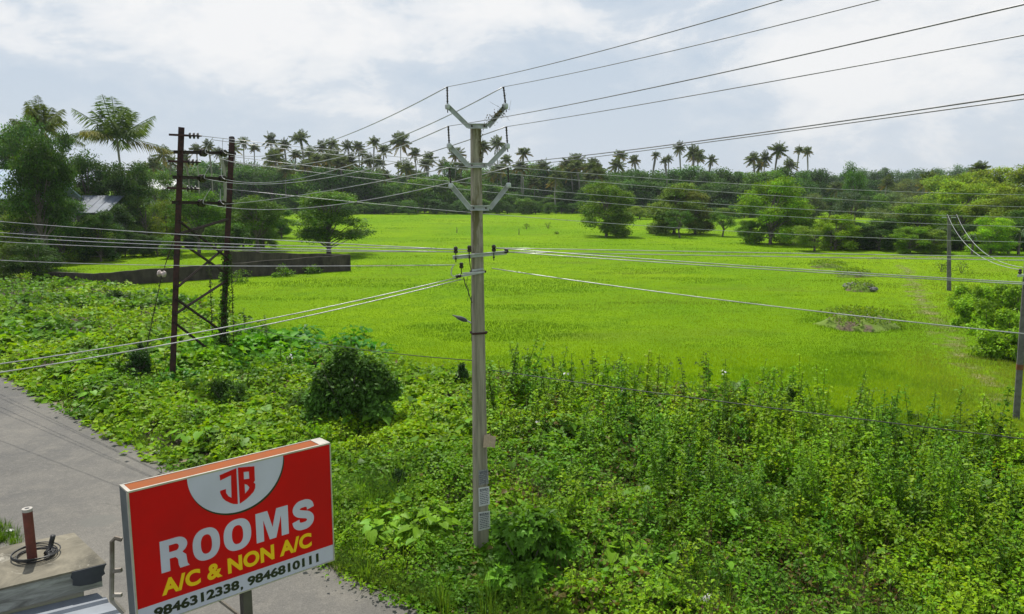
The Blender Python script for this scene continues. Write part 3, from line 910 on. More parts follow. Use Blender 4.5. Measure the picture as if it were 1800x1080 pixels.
# ---------------------------------------------------------------- the hotel sign
sTL, sTR = gp(225.8, 864.5, 4.4), gp(578.6, 779, 4.4)
sX = (sTR - sTL); SW = sX.length; sX.normalize(); SH = 1.212
sN = Vector((sX.y, -sX.x, 0))          # towards the viewer
sO = sTL - Vector((0, 0, SH)); sZ = Vector((0, 0, 1))
DP = 0.20
sign = thing('hotel_sign', 'red boxed ROOMS sign with white half-disc emblem and phone numbers, on a steel post', 'sign', (sO.x, sO.y, 0))
sb0 = Vector((sO.x, sO.y, 0))
def sp(x, y, d=0.0): return sO + sX * x + sZ * y + sN * d
M_red = plain('red_vinyl', (0.58, 0.003, 0.005), 0.55, scale=1.3, var=0.03, spec=0.15, col2=(0.47, 0.005, 0.007), bump=0.0)
M_wv = plain('white_vinyl', (0.53, 0.515, 0.66), 0.5, scale=1.3, col2=(0.47, 0.455, 0.58))
M_yv = plain('yellow_vinyl', (0.82, 0.52, 0.01), 0.38, scale=2, var=0.01)
M_bv = plain('black_vinyl', (0.012, 0.012, 0.012), 0.4, scale=2)
M_orange = plain('orange_paint', (0.27, 0.066, 0.010), 0.75, scale=5, bump=0.15, spec=0.2, col2=(0.22, 0.07, 0.022))
M_sidegrey = plain('grey_tin', (0.105, 0.12, 0.12), 0.7, 0.0, scale=5, bump=0.08, col2=(0.075, 0.085, 0.085))
def sbox(x0, x1, y0, y1, d0, d1, mbx):
    c = sp((x0 + x1) / 2, (y0 + y1) / 2, (d0 + d1) / 2)
    return mbx.box(c, (x1 - x0, abs(d1 - d0), y1 - y0), sX, sN, sZ)
mb = MB().at(sb0); sbox(0.012, SW - 0.012, 0.012, SH - 0.03, -DP + 0.01, -0.012, mb); mb.build('box_body', M_sidegrey, sign)
mb = MB().at(sb0); sbox(0.01, SW - 0.02, SH - 0.0125, SH - 0.002, -DP + 0.0085, -0.0145, mb); mb.build('top_panel', M_orange, sign)
mb = MB().at(sb0); sbox(0, SW, 0.0, SH - 0.012, -0.011, 0.0, mb)
face = mb.build('face_panel', M_red, sign)
M_trim = plain('pale_trim', (0.46, 0.42, 0.36), 0.45, 0.2, scale=6, col2=(0.35, 0.33, 0.29))
mb = MB().at(sb0)
sbox(-0.008, SW + 0.008, SH - 0.012, SH + 0.003, -0.014, 0.005, mb)
sbox(-0.012, SW + 0.012, SH - 0.012, SH + 0.003, -DP - 0.006, -DP + 0.008, mb)
sbox(-0.012, 0.000, -0.012, SH - 0.013, -0.028, 0.007, mb)
sbox(SW, SW + 0.012, -0.012, SH - 0.013, -0.028, 0.007, mb)
sbox(0.001, SW - 0.001, -0.012, 0.000, -0.028, 0.007, mb)
sbox(SW - 0.10, SW + 0.010, SH - 0.013, SH + 0.0045, -DP + 0.009, -0.015, mb)
sbox(-0.010, 0.02, SH - 0.013, SH + 0.0025, -DP + 0.009, -0.015, mb)
mb.build('edge_trim', M_trim, sign)
mb = MB().at(sb0)
sbox(-0.0115, 0.0115, -0.012, SH - 0.013, -DP - 0.004, -0.0285, mb); mb.build('side_panel', M_sidegrey, sign)
def flat(name, loops, d, mat):
    """polygon with holes on the sign face via a filled curve"""
    cu = bpy.data.curves.new(name, 'CURVE'); cu.dimensions = '2D'; cu.fill_mode = 'BOTH'; cu.extrude = 0.0007
    for lp in loops:
        s_ = cu.splines.new('POLY'); s_.points.add(len(lp) - 1); s_.use_cyclic_u = True
        for p, q in zip(s_.points, lp): p.co = (q[0], q[1], 0, 1)
    o = bpy.data.objects.new(name, cu); COL.objects.link(o)
    return bake(o, name, d, mat, None)
def bake(o, name, d, mat, box_):
    bpy.context.view_layer.update()
    dg = bpy.context.evaluated_depsgraph_get()
    me = bpy.data.meshes.new_from_object(o.evaluated_get(dg))
    cu = o.data
    bpy.data.objects.remove(o)
    co = np.zeros(len(me.vertices) * 3, np.float32); me.vertices.foreach_get('co', co); co = co.reshape(-1, 3)
    if box_:
        x0, x1, y0, y1 = box_
        mn, mx = co.min(0), co.max(0)
        co[:, 0] = x0 + (co[:, 0] - mn[0]) / (mx[0] - mn[0]) * (x1 - x0)
        co[:, 1] = y0 + (co[:, 1] - mn[1]) / (mx[1] - mn[1]) * (y1 - y0)
    X, Z_, N_, O_ = (np.array(list(v)) for v in (sX, sZ, sN, sO - sb0))
    V = O_ + co[:, :1] * X + co[:, 1:2] * Z_ + (co[:, 2:3] + d) * N_
    me.vertices.foreach_set('co', V.astype(np.float32).ravel()); me.update()
    me.materials.clear()
    me.name = name
    return link(name, me, mat, sign)
def text(name, body, box_, d, mat, offset=0.03, spacing=1.0):
    cu = bpy.data.curves.new(name, 'FONT'); cu.body = body; cu.size = 1.0; cu.offset = offset; cu.extrude = 0.0007; cu.space_character = spacing; cu.resolution_u = 6
    o = bpy.data.objects.new(name, cu); COL.objects.link(o)
    return bake(o, name, d, mat, box_)
ST = 0.160
flat('white_strip', [[(0, 0), (SW, 0), (SW, ST - .002), (0, ST + .004)]], 0.0012, M_wv)
cx, cy_, rr_ = 0.921, 1.196, 0.446
arc = lambda cx_, r_, y_: [(cx_ + r_ * math.cos(a), y_ + r_ * 0.95 * math.sin(a)) for a in np.linspace(math.pi, 2 * math.pi, 60)]
flat('black_crescent', [arc(cx + 0.008, rr_ + 0.004, cy_ - 0.012)], 0.0012, M_bv)
flat('emblem_disc', [arc(cx, rr_, cy_ + .004)], 0.0032, M_wv)
J = [(0.759, 1.161), (0.914, 1.190), (0.910, 0.850), (0.870, 0.862), (0.836, 0.883), (0.800, 0.912), (0.775, 0.944), (0.755, 0.997), (0.756, 1.017), (0.808, 1.020), (0.809, 0.982), (0.827, 0.948), (0.855, 0.925), (0.862, 1.135), (0.762, 1.112)]
B_ = [(0.928, 1.190), (1.083, 1.166), (1.081, 1.030), (1.068, 1.014), (1.083, 0.997), (1.080, 0.958), (1.062, 0.925), (1.030, 0.900), (0.989, 0.873), (0.928, 0.848)]
h1 = [(0.979, 1.136), (1.029, 1.129), (1.029, 1.060), (0.979, 1.067)]
h2 = [(0.982, 1.022), (1.005, 1.008), (1.026, 0.978), (1.014, 0.957), (0.982, 0.930)]
flat('emblem_letters', [J, B_, h1[::-1], h2[::-1]], 0.0052, M_red)
LY0, LY1 = .418, .704; LHt = LY1 - LY0
def lxy(x0, x1, pts_, ov=0.0): return [(x0 + (x1 - x0) * a, LY0 - ov + (LHt + 2 * ov) * b_) for a, b_ in pts_]
def sup(cx_, cy2, rx, ry, p=2.35, n=48, a0=0.0, a1=2 * math.pi):
    out = []
    for a in np.linspace(a0, a1, n, endpoint=abs(a1 - a0) < 6.28):
        ca, sa_ = math.cos(a), math.sin(a); out.append((cx_ + rx * math.copysign(abs(ca) ** (2 / p), ca), cy2 + ry * math.copysign(abs(sa_) ** (2 / p), sa_)))
    return out
for x0, x1 in ((.487, .729), (.764, 1.022)):
    flat('letter', [lxy(x0, x1, sup(.5, .5, .5, .5), .006), lxy(x0, x1, sup(.5, .5, .205, .30)[::-1], .006)], 0.0012, M_wv)
bow = lambda cx_, cy2, rx, ry, a0, a1, n=16: [(cx_ + rx * math.cos(a), cy2 + ry * math.sin(a)) for a in np.linspace(a0, a1, n)]
Rr_ = [(0, 0), (0, 1)] + [(.60, 1)] + bow(.60, .735, .36, .265, math.pi / 2 - .1, -math.pi / 2 + .5, 18) + [(.80, .46), (.90, .38), (.93, .10), (1.0, 0), (.66, 0), (.62, .10), (.60, .30), (.52, .385), (.31, .39), (.31, 0)]
Rh = [(.31, .59), (.31, .81)] + bow(.54, .70, .12, .11, math.pi / 2, -math.pi / 2, 12)
flat('letter', [lxy(.213, .452, Rr_), lxy(.213, .452, Rh[::-1])], 0.0012, M_wv)
Mm = [(0, 0), (0, 1), (.36, 1), (.50, .40), (.64, 1), (1, 1), (1, 0), (.775, 0), (.775, .72), (.60, 0), (.40, 0), (.225, .72), (.225, 0)]
flat('letter', [lxy(1.070, 1.392, Mm)], 0.0012, M_wv)
# S: a thick stroke along a curve
ctr = [(.845, .665), (.80, .80), (.66, .868), (.50, .875), (.32, .855), (.195, .765), (.195, .66), (.30, .575), (.50, .515), (.70, .455), (.815, .355), (.80, .225), (.66, .135), (.50, .122), (.32, .135), (.185, .215), (.145, .345)]
cs_ = []
for i in range(len(ctr) - 1):
    for k in range(5):
        f = k / 5; p0 = ctr[max(i - 1, 0)]; p1_ = ctr[i]; p2_ = ctr[i + 1]; p3_ = ctr[min(i + 2, len(ctr) - 1)]
        cs_.append(tuple(0.5 * (2 * p1_[d] + (p2_[d] - p0[d]) * f + (2 * p0[d] - 5 * p1_[d] + 4 * p2_[d] - p3_[d]) * f * f + (3 * p1_[d] - p0[d] - 3 * p2_[d] + p3_[d]) * f ** 3) for d in (0, 1)))
cs_.append(ctr[-1]); L_, R2_ = [], []
for i, c in enumerate(cs_):
    a = cs_[max(i - 1, 0)]; b_ = cs_[min(i + 1, len(cs_) - 1)]; dx, dy = b_[0] - a[0], b_[1] - a[1]; l_ = math.hypot(dx, dy)
    wx = .165; wy = .125; L_.append((c[0] - dy / l_ * wx, c[1] + dx / l_ * wy)); R2_.append((c[0] + dy / l_ * wx, c[1] - dx / l_ * wy))
flat('letter', [lxy(1.437, 1.662, L_ + R2_[::-1], .006)], 0.0012, M_wv)
text('lettering', 'A/C & NON A/C', (.205, 1.625, .212, .362), 0.0012, M_yv, 0.040, 1.04)
text('phone_number', '9846312338', (.128, .883, .034, .128), 0.0032, M_bv, 0.041, 1.0)
text('comma', ',', (.893, .917, .014, .050), 0.0032, M_bv, 0.041, 1.0)
text('phone_number', '9846810111', (.962, 1.692, .030, .124), 0.0032, M_bv, 0.041, 1.0)
for o_ in sign.children:
    if o_.name.startswith('letter.') or o_.name == 'letter': o_.name = 'letter'
# post and rear brackets
M_post = plain('post_steel', (0.10, 0.09, 0.075), 0.7, 0.2, scale=5, bump=0.1)
mb = MB().at(sb0)
pc = gp(414, 1060, 3.1)
c = sp(0.98, 0.0, -DP / 2)
mb.box((c.x, c.y, (c.z - 0.013) / 2), (0.085, 0.085, c.z - 0.013), sX)
c2 = sp(0.05, 0, -DP / 2)
mb.build('post', M_post, sign)
M_brk = plain('bracket_steel', (0.30, 0.27, 0.23), 0.5, 0.3, scale=5, col2=(0.14, 0.11, 0.08))
mb = MB().at(sb0)
YB = 6.62
fa = [ay(197, 950, YB), ay(213, 946, YB), ay(203, 1003, YB), ay(214, 1003, YB), ay(199, 1062, YB), ay(216, 1078, YB), ay(203, 1048, YB)]
mb.tube([ay(214, 949, YB), ay(203, 946, YB), ay(197, 952, YB), ay(197, 1000, YB), ay(196, 1054, YB)], 0.020, 6)
mb.bar(ay(196, 1004, YB), ay(214, 1002, YB), 0.03, 0.035)
mb.bar(ay(198, 1046, YB), ay(214, 1046, YB), 0.03, 0.03)
mb.bar(ay(196, 1054, YB), ay(218, 1078, YB), 0.03, 0.03)
mb.build('side_bracket', M_brk, sign)
mb = MB().at(sb0)
a = sp(0.62, 0.03, -DP - .02); b_ = a + Vector((0, 0, -0.07)); 
mb.tube([a, sp(0.62, -0.13, -DP - .10), sp(0.80, -0.17, -DP - .25), sp(1.0, -0.4, -DP / 2 - .05)], 0.018, 6)
mb.bar(sp(0.60, -0.10, -DP - .05), sp(0.86, -0.075, -DP - .05), 0.03, 0.03)
mb.build('rear_bracket', M_brk, sign)

# ---------------------------------------------------------------- slab, pipe, coil, tin roof
ZS = 3.2
cB, cA, cN, cFa = gp(187, 990, ZS), gp(130, 936.5, ZS), gp(0, 1035, ZS), gp(0, 962, ZS)
dN = (cN - cB).normalized(); dF = (cFa - cA).normalized()
slabo = thing('concrete_booth', 'stained concrete slab roof of a small booth below, at the lower left', 'booth', (cB.x, cB.y, 0))
M_slab = None
def slab_mat():
    m, t, b = newmat('slab_concrete')
    g = t.nodes.new('ShaderNodeNewGeometry'); P = g.outputs['Position']
    c = mixc(t, ramp(t, noise(t, P, 2.2, 7, 0.65, 0.5), [(0.35, 0.0), (0.65, 1.0)]), (0.075, 0.067, 0.048), (0.23, 0.205, 0.15))
    c = mixc(t, math_(t, 'MULTIPLY', ramp(t, noise(t, P, 4.5, 6, 0.7, 0.8), [(0.60, 0.0), (0.70, 1.0)]), 0.7), c, (0.45, 0.42, 0.35))
    t.links.new(c, b.inputs['Base Color']); b.inputs['Roughness'].default_value = 0.9
    bp = t.nodes.new('ShaderNodeBump'); bp.inputs['Strength'].default_value = 0.4; bp.inputs['Distance'].default_value = 0.01
    t.links.new(noise(t, P, 40, 5, 0.7), bp.inputs['Height']); t.links.new(bp.outputs[0], b.inputs['Normal'])
    return m
M_slab = slab_mat()
def edge_mat():
    m, t, b = newmat('slab_edge')
    g = t.nodes.new('ShaderNodeNewGeometry'); P = g.outputs['Position']
    mp = t.nodes.new('ShaderNodeMapping'); mp.inputs['Scale'].default_value = (2.5, 2.5, 11)
    t.links.new(P, mp.inputs[0])
    c = mixc(t, ramp(t, noise(t, mp.outputs[0], 1.0, 7, 0.65, 0.6), [(0.38, 0.0), (0.60, 1.0)]), (0.15, 0.145, 0.13), (0.36, 0.36, 0.33))
    t.links.new(c, b.inputs['Base Color']); b.inputs['Roughness'].default_value = 0.9
    return m
M_edge = edge_mat()
ext = 3.2
top4 = [cB, cA, cA + dF * ext, cB + dN * ext]
th_ = 0.10
mb = MB().at((cB.x, cB.y, 0))
mb.add(top4 + [p - Vector((0, 0, 0.02)) for p in top4], [(3, 2, 1, 0)[::1], (4, 5, 6, 7), (0, 1, 5, 4), (1, 2, 6, 5), (2, 3, 7, 6), (3, 0, 4, 7)])
mb.build('slab_top', M_slab, slabo)
ins_ = (dN + (cA - cB).normalized())
mb = MB().at((cB.x, cB.y, 0))
def inset(pts_, k):
    c = sum((Vector(p) for p in pts_), Vector()) / 4
    return [Vector(p) + (c - Vector(p)).normalized() * k for p in pts_]
def frust(p_top, p_bot, mbx):
    mbx.add(list(p_top) + list(p_bot), [(0, 1, 2, 3), (7, 6, 5, 4), (1, 0, 4, 5), (2, 1, 5, 6), (3, 2, 6, 7), (0, 3, 7, 4)])
t1 = [p - Vector((0, 0, 0.021)) for p in inset(top4, 0.008)]; t2 = [p - Vector((0, 0, 0.085)) for p in inset(top4, 0.03)]
frust(t1, t2, mb)
t3 = [p - Vector((0, 0, 0.086)) for p in inset(top4, 0.05)]; t4 = [p - Vector((0, 0, 0.24)) for p in inset(top4, 0.05)]
frust(t3, t4, mb)
mb.build('slab_edge', M_edge, slabo)
# dark patch over the end of the edge with a ragged border
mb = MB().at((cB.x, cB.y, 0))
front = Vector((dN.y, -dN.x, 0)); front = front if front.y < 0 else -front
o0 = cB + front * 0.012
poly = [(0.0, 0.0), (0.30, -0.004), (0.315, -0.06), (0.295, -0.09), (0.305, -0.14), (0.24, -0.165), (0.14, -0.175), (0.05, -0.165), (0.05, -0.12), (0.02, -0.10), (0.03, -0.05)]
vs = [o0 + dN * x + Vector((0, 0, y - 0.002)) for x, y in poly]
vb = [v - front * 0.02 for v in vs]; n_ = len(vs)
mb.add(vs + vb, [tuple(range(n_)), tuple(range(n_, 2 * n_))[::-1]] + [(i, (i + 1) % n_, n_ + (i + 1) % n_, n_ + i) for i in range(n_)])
mb.build('dark_patch', plain('dark_patch', (0.045, 0.048, 0.06), 0.7, scale=8), slabo)
mb = MB().at((cB.x, cB.y, 0))
w4 = inset(top4, 0.22); wt = [p - Vector((0, 0, 0.241)) for p in w4]; wb = [Vector((p.x, p.y, -0.05)) for p in w4]
frust(wt, wb, mb)
mb.build('wall', plain('booth_plaster', (0.38, 0.36, 0.31), 0.9, scale=2, bump=0.2), slabo)
# pipe
pb = gp(57, 984, ZS); ph = ay(55.5, 894, pb.y).z - ZS
pipe = thing('rusty_pipe', 'upright red-brown steel pipe stub with pale open top on the concrete slab', 'pipe', pb)
mb = MB().at(pb); mb.tube([pb, pb + Vector((-0.004, 0, ph - 0.03))], 0.045, 20)
mb.build('tube', plain('red_oxide', (0.17, 0.042, 0.028), 0.75, 0.1, scale=9, bump=0.2, col2=(0.10, 0.03, 0.022)), pipe, smooth=False)
mb = MB().at(pb); tp = pb + Vector((-0.004, 0, ph - 0.03))
mb.lathe(tp, (0, 0, 1), [(0.046, 0.0), (0.047, 0.03), (0.022, 0.031), (0.021, 0.0)], 20)
mb.build('rim', plain('pale_cement', (0.45, 0.42, 0.38), 0.9), pipe)
mb = MB().at(pb); mb.lathe(tp, (0, 0, 1), [(0.020, 0.001), (0.020, 0.032), (0.004, 0.033)], 12)
mb.build('bore', M_cable, pipe)
# coil of black cable
cc = gp(62, 978, ZS)
coil = MB().at(cc)
for k in range(5):
    r1, r2 = 0.17 + 0.012 * k, 0.16 + 0.010 * k
    pts_ = []
    for j in range(41):
        a = 2 * math.pi * j / 40
        pts_.append(cc + Vector((0.02 * math.sin(k * 2.1) + r1 * math.cos(a) * (1 + .04 * math.sin(3 * a + k)), r2 * math.sin(a), 0.012 + 0.010 * k + 0.008 * math.sin(2 * a + k))))
    coil.tube(pts_, 0.0065, 5)
for k in range(14):
    a0 = -0.6 + 0.06 * k
    pts_ = [cc + Vector((0.17 * math.cos(a0 + j * .12) + .012 * math.sin(k), 0.15 * math.sin(a0 + j * .12), 0.02 + 0.006 * (k % 6) + .008 * math.sin(j))) for j in range(9)]
    coil.tube(pts_, 0.008, 5)
coil.tube([cc + Vector((0.10, 0.02, 0.02)), cc + Vector((0.09, 0.10, 0.02)), cc + Vector((0.10, 0.13, 0.10)), cc + Vector((0.12, 0.13, 0.16))], 0.026, 8)
o = coil.build('cable_coil', M_cable, smooth=True); o.location = cc
tag(o, 'loose coil of black cable lying around the pipe stub on the slab', 'cable coil')
# corrugated tin sheet roof below the slab, running along its edge
d1 = dN; d2 = front                       # d2 towards the viewer, down slope
r0 = cB + Vector((0, 0, -0.30)) + dN * 0.10 - front * 0.03
roofo = thing('tin_roof', 'pale blue-grey ribbed metal sheet roof beside the concrete booth, at the bottom left', 'roof', (r0.x, r0.y, 0))
mb = MB().at((r0.x, r0.y, 0))
prof = []; x = 0.0
for k in range(9):
    prof += [(x, 0.0), (x + 0.15, 0.0), (x + 0.175, 0.028), (x + 0.215, 0.028), (x + 0.24, 0.0)]; x += 0.24
prof.append((x, 0.0))
vs = []; slope = Vector((0, 0, -0.05))
Lr = 3.5
for (e, q) in ((0, 0), (1, 0)):
    for (xx, zz) in prof:
        # right end is cut on the skew like the slab corner
        s_ = (0.0 - xx * 0.30) if e == 0 else Lr
        vs.append(r0 + d1 * s_ + d2 * xx + Vector((0, 0, zz - 0.06 * xx)) + Vector((0, 0, 0.02 * s_)))
np_ = len(prof)
fs = [(k, k + 1, np_ + k + 1, np_ + k) for k in range(np_ - 1)]
mb.add(vs, fs)
o = mb.build('sheet', plain('painted_tin', (0.21, 0.235, 0.27), 0.6, 0.1, scale=2.5, col2=(0.15, 0.165, 0.19)), roofo)
sm = o.modifiers.new('solid', 'SOLIDIFY'); sm.thickness = 0.003
mb = MB().at((r0.x, r0.y, 0))
for (a_, b2) in ((0.25, 0.25), (0.25, 1.9), (3.2, 0.25), (3.2, 1.9)):
    p = r0 + d1 * a_ + d2 * b2; zt = p.z - 0.06 * b2 + 0.02 * a_ - 0.006
    mb.box((p.x, p.y, zt / 2 - .02), (0.06, 0.06, zt - 0.04))
mb.build('support_post', M_post, roofo)
#--PART3--
# ---------------------------------------------------------------- compound wall and buildings
def wall_mat():
    m, t, b = newmat('mossy_wall')
    g = t.nodes.new('ShaderNodeNewGeometry'); P = g.outputs['Position']
    mp = t.nodes.new('ShaderNodeMapping'); mp.inputs['Scale'].default_value = (1.6, 1.6, 0.8)
    t.links.new(P, mp.inputs[0])
    c = mixc(t, ramp(t, noise(t, mp.outputs[0], 1.0, 7, 0.7), [(0.35, 0.0), (0.68, 1.0)]), (0.018, 0.014, 0.010), (0.075, 0.062, 0.045))
    t.links.new(c, b.inputs['Base Color']); b.inputs['Roughness'].default_value = 0.95
    return m
wp = [(gp(60, 497), 0.8), (gp(110, 500), 0.85), (gp(165, 505), 0.92), (gp(330, 494), 1.05), (gp(480, 484), 1.15), (gp(616, 476), 1.28), ]
e_ = ay(395, 441, 70.0); wp.append((Vector((e_.x, e_.y, 0)), e_.z))
wall = thing('compound_wall', 'low dark mossy compound wall around a grassy plot, bent back at its right end', 'wall', wp[2][0])
def wall_run(ps, nm):
    mb = MB().at(wp[2][0]); vs = []; fs = []
    fine = []
    for (p_, h_), (q_, g_) in zip(ps[:-1], ps[1:]):
        m_ = max(1, int((q_ - p_).length / 0.5))
        for k in range(m_):
            c_ = p_.lerp(q_, k / m_); hh_ = h_ + (g_ - h_) * k / m_
            fine.append((c_, hh_ + .10 * (float(vnoise(c_.x, c_.y, 1.7, 4)) - .5) + .07 * (float(vnoise(c_.x, c_.y, .5, 6)) - .5)))
    ps = fine + [ps[-1]]
    for i, (p, h) in enumerate(ps):
        a = ps[max(i - 1, 0)][0]; b_ = ps[min(i + 1, len(ps) - 1)][0]
        d = (b_ - a).normalized(); n_ = Vector((-d.y, d.x, 0)) * 0.10
        for (s_, z) in ((-1, -0.1), (-1, h), (1, h), (1, -0.1)):
            vs.append(Vector((p.x, p.y, z)) + n_ * s_)
    for i in range(len(ps) - 1):
        for k in range(4):
            k2 = (k + 1) % 4; fs.append((i * 4 + k, i * 4 + k2, (i + 1) * 4 + k2, (i + 1) * 4 + k))
    fs += [(3, 2, 1, 0), tuple(4 * (len(ps) - 1) + k for k in range(4))]
    mb.add(vs, fs); return mb.build(nm, M_wallm, wall)
M_wallm = wall_mat()
wall_run(wp[:6], 'wall_run')
q = wp[5][0]; d = (wp[6][0] - q).normalized()
wall_run([(q + d * 0.14, wp[5][1] - .01)] + wp[6:], 'wall_run')

def building(x0, x1, eave, ridge, Y, depth, label, roofcol, wallcol, base=0.0):
    a, b_ = ay(x0, eave, Y), ay(x1, eave, Y)
    ze = a.z; zr = max(ay((x0 + x1) / 2, ridge, Y + depth / 2).z, ze + 0.8)
    o = thing('house', label, 'house', ((a.x + b_.x) / 2, Y, 0))
    mb = MB().at(o.location); c = ((a.x + b_.x) / 2, Y + depth / 2, ze / 2 - 0.05)
    mb.box(c, (b_.x - a.x - 0.6, depth - 0.6, ze + 0.05)); mb.build('wall', plain('plaster', wallcol, 0.85, scale=1.5), o)
    mb = MB().at(o.location)
    t_ = 0.08; xl, xr = a.x, b_.x
    sl = [(xl, Y - .3, ze), (xr, Y - .3, ze), (xr, Y + depth / 2, zr), (xl, Y + depth / 2, zr), (xl, Y + depth + .3, ze), (xr, Y + depth + .3, ze)]
    vs = [Vector(p) for p in sl] + [Vector(p) - Vector((0, 0, t_)) for p in sl]
    mb.add(vs, [(0, 1, 2, 3), (3, 2, 5, 4), (9, 8, 7, 6), (10, 11, 8, 9), (0, 6, 7, 1), (5, 11, 10, 4), (1, 7, 8, 2), (2, 8, 11, 5), (0, 3, 9, 6), (3, 4, 10, 9)])
    # ribs of the sheet
    k = 0; xx = xl + .3
    while xx < xr:
        mb.bar((xx, Y - .3, ze + .02), (xx, Y + depth / 2, zr + .02), 0.05, 0.05); xx += 0.9
    mb.build('roof', plain('roof_sheet', roofcol, 0.4, scale=1.2), o)
    wd = b_.x - a.x; kx = a.x + 1.2
    while kx < b_.x - 1.2 and ze > 2.4:
        mb = MB().at(o.location); mb.box((kx, Y + .285, ze * .52), (0.9, 0.06, 1.0)); mb.box((kx, Y + .27, ze * .52), (1.05, 0.04, 0.08))
        mb.build('window', plain('window_dark', (0.03, 0.035, 0.04), 0.2), o); kx += 2.6
    return o
building(-70, 42, 349, 298, 70, 9, 'house with a big pale blue sheet roof at the far left edge behind the trees', (0.40, 0.50, 0.60), (0.22, 0.22, 0.20))
building(84, 190, 374, 344, 80, 7, 'low building with a whitish-blue roof seen through the dark trees at the left', (0.13, 0.16, 0.21), (0.25, 0.25, 0.26))
building(244, 300, 334, 316, 135, 8, 'small pale grey house half hidden in the trees left of the rusty tower', (0.45, 0.46, 0.46), (0.5, 0.5, 0.5))

# ---------------------------------------------------------------- trees
def tree_meshes(kind, seed, leaf=0.24, ncl=60, nleaf=13, H=8.0, W=7.0, nlobe=14):
    r = np.random.default_rng(seed)
    lobes = []
    for k in range(nlobe):
        a = r.uniform(0, 2 * math.pi) + k * 2.4
        if kind == 'round':
            z = r.uniform(0.38, 0.86); e = math.sqrt(max(0.05, 1 - ((z - 0.58) / 0.36) ** 2))
            q = e * W * 0.34 * math.sqrt(r.uniform(0.15, 1)); rad = W * r.uniform(0.08, 0.15); fl = 0.7
        elif kind == 'umbrella':
            lv = [0.36, 0.60, 0.85][k % 3]; z = lv + r.uniform(-.05, .05)
            q = W * [0.40, 0.40, 0.24][k % 3] * math.sqrt(r.uniform(0.15, 1)); rad = W * r.uniform(0.10, 0.16); fl = 0.45
            z -= 0.10 * (q / (W * .4)) ** 2
        elif kind == 'cone':
            z = 0.08 + 0.84 * (k + .5) / nlobe; q = W * 0.40 * (1.04 - z) ** 0.55 * math.sqrt(r.uniform(0.1, 1)); rad = W * (0.10 + 0.07 * (1 - z)); fl = 0.85
        elif kind == 'bushy':
            z = r.uniform(0.14, 0.80); q = W * 0.37 * math.sqrt(max(0.1, 1 - (z * 0.9) ** 2)) * math.sqrt(r.uniform(0.1, 1)); rad = W * r.uniform(0.13, 0.20); fl = 0.85
        elif kind == 'full':
            z = 0.07 + 0.83 * ((k + .5) / nlobe); q = W * 0.40 * math.sqrt(max(0.06, 1.0 - abs(z - .38) ** 1.7 * 2.1)) * math.sqrt(r.uniform(0.2, 1)); rad = W * r.uniform(0.10, 0.15); fl = 0.8
        elif kind == 'mass':
            z = 0.10 + 0.78 * ((k + .5) / nlobe); q = W * 0.36 * math.sqrt(max(0.12, 1.05 - z ** 2)) * math.sqrt(r.uniform(0.15, 1)); rad = W * r.uniform(0.12, 0.18); fl = 0.8
        elif kind == 'feather':
            z = r.uniform(0.30, 0.92); q = W * 0.36 * math.sqrt(r.uniform(0.1, 1)); rad = W * r.uniform(0.10, 0.18); fl = 0.6
        else:  # tall irregular
            z = r.uniform(0.28, 0.92); q = W * 0.30 * math.sqrt(r.uniform(0.05, 1)) * (1.25 - z * 0.5); rad = W * r.uniform(0.08, 0.15); fl = 0.75
        lobes.append((q * math.cos(a), q * math.sin(a), z * H, rad, rad * fl))
    L = LB()
    for (x, y, z, rx, rz_) in lobes:
        nc = int(ncl * (rx / (W * 0.17)) ** 1.6)
        dd = rdir_(r, nc, 0.25)
        rr = r.uniform(0.45, 1.08, nc)[:, None]
        bump = (1 + 0.22 * np.sin(dd[:, :1] * 5 + seed) * np.cos(dd[:, 1:2] * 6))
        C = np.array([x, y, z]) + dd * rr * bump * np.array([rx, rx, rz_])
        n = nc * nleaf
        spread = leaf * (1.15 if kind != 'feather' else 1.6)
        P = np.repeat(C, nleaf, 0) + r.normal(0, spread, (n, 3)) * np.array([1, 1, 0.55])
        out = np.repeat(dd, nleaf, 0)
        D = out * 0.5 + r.normal(0, 0.6, (n, 3)); D[:, 2] -= 0.25
        Nn = out * 0.4 + r.normal(0, 0.45, (n, 3)); Nn[:, 2] += 0.7
        v = np.repeat(r.uniform(0.55, 1.45, nc), nleaf) * r.uniform(0.75, 1.3, n) * r.uniform(.8, 1.25)
        tint = np.repeat(r.uniform(-1, 1, nc), nleaf)
        col = np.stack([v * (1 + 0.18 * tint), v, v * (1 - 0.2 * tint)], 1)
        L.leaves(P, D, Nn, leaf * r.uniform(0.6, 1.3, n), leaf * r.uniform(0.35, 0.7, n), col)
    crown = L.mesh('crown_' + kind)
    crown.materials.append(M_leaf)
    mb = MB()
    zb = min(l[2] for l in lobes)
    tr = 0.022 * H
    zt = H * (0.62 if kind not in ('cone',) else 0.85)
    bow = r.normal(0, 0.02 * H, 2)
    tp = [(bow[0] * math.sin(f * 3), bow[1] * math.sin(f * 2.5), zt * f - 0.1) for f in np.linspace(0, 1, 7)]
    mb.tube(tp, [tr * (1.25 if i == 0 else 1 - 0.65 * i / 6) for i in range(7)], 8)
    for (x, y, z, rx, rz_) in lobes:
        f = min(0.9, max(0.18, (z / zt) * r.uniform(0.35, 0.65))); i = f * 6; i0 = int(i)
        a = Vector(tp[i0]).lerp(Vector(tp[min(i0 + 1, 6)]), i - i0); b_ = Vector((x, y, z))
        m_ = a.lerp(b_, 0.5) + Vector((0, 0, 0.06 * H * r.uniform(-0.3, 1)))
        mb.tube([a, a.lerp(m_, .5) , m_, b_], [tr * 0.42, tr * 0.34, tr * 0.24, tr * 0.10], 5)
    tm = mb.mesh('trunk_' + kind); tm.materials.append(M_bark)
    co = np.concatenate(L.V)
